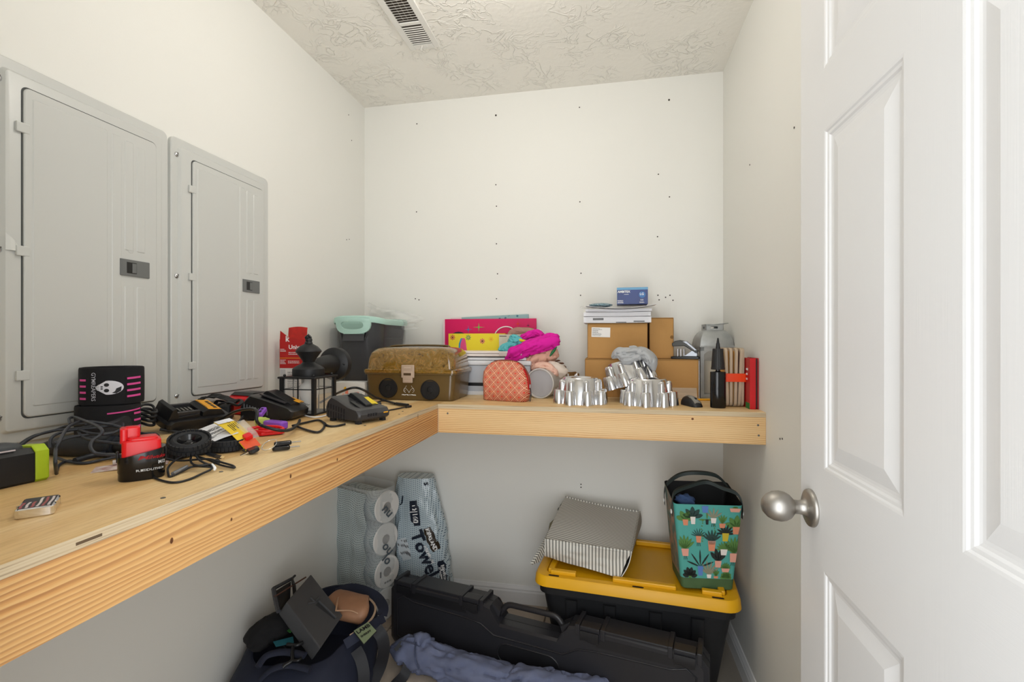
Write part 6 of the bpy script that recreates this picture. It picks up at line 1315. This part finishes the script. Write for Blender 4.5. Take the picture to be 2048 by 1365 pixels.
bm = bmn(); sheet(bm, fr, 30, 10); thick(bm, .003); obj('front_panel', bm, st2, t, rel(t), smooth=60)
sd = bil(FRb, BRb, BR, FR, lambda u, v: V((.008*math.sin(PI*v),0,0)))
bm = bmn(); sheet(bm, sd, 14, 8); thick(bm, .003); obj('side_panel', bm, st3, t, rel(t), smooth=60)
bk = bil(BLb, BRb, BR, BL, lambda u, v: V((0,0,0))); bm = bmn(); sheet(bm, bk, 8, 6); thick(bm, .003); obj('back_panel', bm, st2, t, rel(t), smooth=60)
ls = bil(FLb, BLb, BL, FL, lambda u, v: V((.02*math.sin(PI*v),0,0))); bm = bmn(); sheet(bm, ls, 8, 6); thick(bm, .003); obj('side_panel', bm, mat('khaki_lining','8a8468',.9), t, rel(t), smooth=60)
flo = bil(FLb, FRb, BRb, BLb, lambda u, v: V((0,0,.002))); bm = bmn(); sheet(bm, flo, 4, 4); thick(bm, .003); obj('bottom_panel', bm, st2, t, rel(t))
for e in ([top(u/12,0) for u in range(13)], [top(u/12,1) for u in range(13)]):
    bm = bmn(); tube(bm, e, .005, 8, 2); obj('bound_edge', bm, st2, t, rel(t), smooth=60)
bm = bmn(); tube(bm, [top(1,v/10) for v in range(11)], .004, 8, 2); obj('bound_edge', bm, st3, t, rel(t), smooth=60)
bm = bmn(); E0, E1 = V((-0.216,2.06,0.515)), V((-0.291,1.812,0.412)); E2 = V((-0.251,1.877,0.47))
sheet(bm, lambda u, v: (E0*(1-v)*(1-v)+E2*2*v*(1-v)+E1*v*v)+V((.018*u, .05*u, -.012*u)), 4, 16); thick(bm, .010); obj('loose_side', bm, st4, t, rel(t), smooth=50)
# ---- plant-print tote bag
t = thing('tote_bag', 'teal lunch tote with a potted plant print standing on the yellow lid', 'bag', (.333,1.893,.3735), math.radians(6))
tl = mat('tote_teal','4fa39a',.6); gb = mat('tote_green_base','4c6a42',.6, vary=(14,'3c5836',.3)); ins = mat('tote_inside','0d0e10',.7); sideM = mat('tote_side_print','59766e',.6, vary=(28,'b08a72',.12))
def tw(v): return .176+.060*v
def td(v): return .150+.015*v
def tring(v, z, k=1, n=5, tilt=0): return [(x, y, z+tilt*(y+.08)) for x, y, _ in rrect(tw(v)*k, td(v)*k, .014, 0, n)]
bm = bmn(); loft(bm, [tring(0,0,.95), tring(0,.004), tring(.12,.040)]); obj('base', bm, gb, t, smooth=40)
bm = bmn(); H0 = .302; loft(bm, [tring(.12,.040), tring(.5,.16), tring(1,H0,1,5,.22), tring(1,H0,.975,5,.22), tring(.5,.15,.96), tring(.15,.05,.95)], cap=True)
bm.faces.ensure_lookup_table(); bm.normal_update()
bmesh.ops.recalc_face_normals(bm, faces=bm.faces)
for f in bm.faces:
    c = f.calc_center_median(); i_ = f.index
    f.material_index = 0 if (i_ < 48 and c.y < -.06) else (2 if i_ < 48 else 1)
obj('body', bm, [tl, ins, sideM], t, smooth=30)
def tp(u, v, o=.0012): return (u*tw(.12+.88*v)*.97, -td(.12+.88*v)/2-o, .040+(H0-.042)*v)
def tpoly(pts, m, o, name): 
    bm = bmn(); loft(bm, [[tp(u, v, o) for u, v in pts], [tp(u, v, o+.0003) for u, v in pts]]); return obj(name, bm, m, t)
TC = {k: mat('plant_'+k, c, .6) for k, c in dict(g='55803f', d='26403c', k='1c2422', p='e0a08e', w='e6ded8', y='c9b030', o='d98a68', b='5a7fc0', s='8a8a74').items()}
LB = {k: bmn() for k in TC}; PB = {k: bmn() for k in TC}
def addp(D_, key, pts, o): loft(D_[key], [[tp(u, v, o) for u, v in pts], [tp(u, v, o+.0003) for u, v in pts]])
def clampu(p): return (max(-.495, min(.495, p[0])), max(.005, min(.992, p[1])))
def leaf(key, x, y, L, a, w):
    c, s = math.cos(a), math.sin(a); asp = .80
    addp(LB, key, [clampu((x+(q*c-e*s)/asp, y+(q*s+e*c))) for q, e in ((0,0),(L*.3,-w*.8),(L*.6,-w),(L*.85,-w*.6),(L,0),(L*.85,w*.6),(L*.6,w),(L*.3,w*.8))], .0014)
def pot(key, x, y, w, h): addp(PB, key, [clampu(p) for p in ((x-w/2,y+h),(x-w*.38,y),(x+w*.38,y),(x+w/2,y+h))], .0022)
def plant(x, y, w, h, pk_, lk, n, L, lw, spread=1.2, legs=False):
    pot(pk_, x, y, w, h)
    for q in range(n): leaf(lk, x, y+h*.9, L*(1-.12*abs(q-(n-1)/2)/max(1,(n-1)/2)), PI/2+spread*(q/(max(1,n-1))-.5)*1.6, lw)
    if legs:
        for dx in (-.02,.0,.02): addp(PB, 'k', [(x+dx-.004,y),(x+dx*1.4-.004,max(.005,y-.05)),(x+dx*1.4+.004,max(.005,y-.05)),(x+dx+.004,y)], .0014)
plant(-.40,.30,.13,.10,'p','g',7,.20,.020,1.1,True); plant(-.36,.72,.09,.08,'o','g',4,.14,.035,1.5); plant(-.24,.74,.08,.10,'w','d',5,.15,.030,1.6); plant(-.16,.49,.09,.09,'o','d',8,.12,.006,1.6,True)
plant(-.14,.04,.10,.13,'b','k',5,.24,.012,1.5); plant(.06,.38,.13,.14,'o','d',7,.17,.014,1.2); pot('w',.06,.47,.125,.05); plant(.08,.76,.09,.07,'w','s',5,.15,.012,1.1,True); plant(.28,.52,.11,.11,'y','k',8,.14,.014,1.9)
plant(.44,.62,.11,.10,'o','g',5,.17,.035,1.5); plant(.44,.24,.13,.12,'p','g',7,.24,.022,.9,True); plant(.27,.33,.12,.08,'w','g',9,.12,.012,1.9); plant(.18,.16,.12,.09,'p','k',4,.19,.030,.9); plant(.02,.01,.09,.05,'w','s',6,.20,.016,1.2)
plant(.32,.10,.15,.05,'p','g',8,.09,.014,1.7); plant(.15,.01,.09,.03,'o','g',4,.10,.014,.7); plant(-.34,.0,.06,.03,'g','k',6,.13,.032,1.8); plant(.34,.0,.06,.02,'g','g',6,.10,.034,1.9); plant(.22,.70,.10,.06,'o','g',4,.13,.014,.6); plant(-.05,.90,.10,.09,'b','b',2,.02,.01); plant(.40,.92,.17,.05,'p','g',3,.04,.02); plant(-.02,.74,.05,.07,'k','g',3,.12,.010,2.0)
for q in range(9): leaf('g', -.10+.012*math.sin(q), .78-.035*q, .022, .5+q, .008); leaf('g', .10+.01*math.sin(q), .76-.03*q, .022, 2.0+q, .008)
for k in TC:
    if len(LB[k].verts): obj('leaf_print', LB[k], TC[k], t)['kind'] = 'stuff'
    if len(PB[k].verts): obj('pot_print', PB[k], TC[k], t)['kind'] = 'stuff'
strap = mat('tote_strap','26302f',.55)
def tl_(x, y, z): return (x, y, z)
for yy, top_, sk in ((-.062,.362,.012),(.062,.388,-.01)):
    pts = [(-.119,yy,.255),(-.120,yy,.300),(-.108,yy*.9,.335),(-.06+sk,yy*.4,top_-.012),(.0+sk,yy*.2,top_),(.06,yy*.5,top_-.014),(.104,yy*.9,.335),(.120,yy,.300),(.120,yy,.255)]
    P = smoothpath(pts, 6); bm = bmn(); loft(bm, [[p+V((0,-.010,-.005)), p+V((0,.004,-.004)), p+V((0,.004,.008)), p+V((0,-.010,.007))] for p in P]); obj('handle', bm, strap, t, smooth=50)
    for sx in (-1,1):
        bm = bmn(); lathe(bm, [(.0085,0),(.0085,.003),(.006,.0045),(.001,.005)], 16); obj('rivet', bm, mat('rivet_white','d8d8d4',.3), t, (sx*.121,yy,.268), (0,sx*PI/2,0), smooth=40)
bm = bmn(); blob(bm, lambda c: V((c.x*.036, c.y*.024, c.z*.020))*(1+.3*fbm(c,2.4,3)), 3); tag(obj('blue_cloth', bm, cloth('3f5680'), None, (.272,1.876,.668), smooth=60), 'blue cloth bundle inside the plant-print tote', 'cloth')
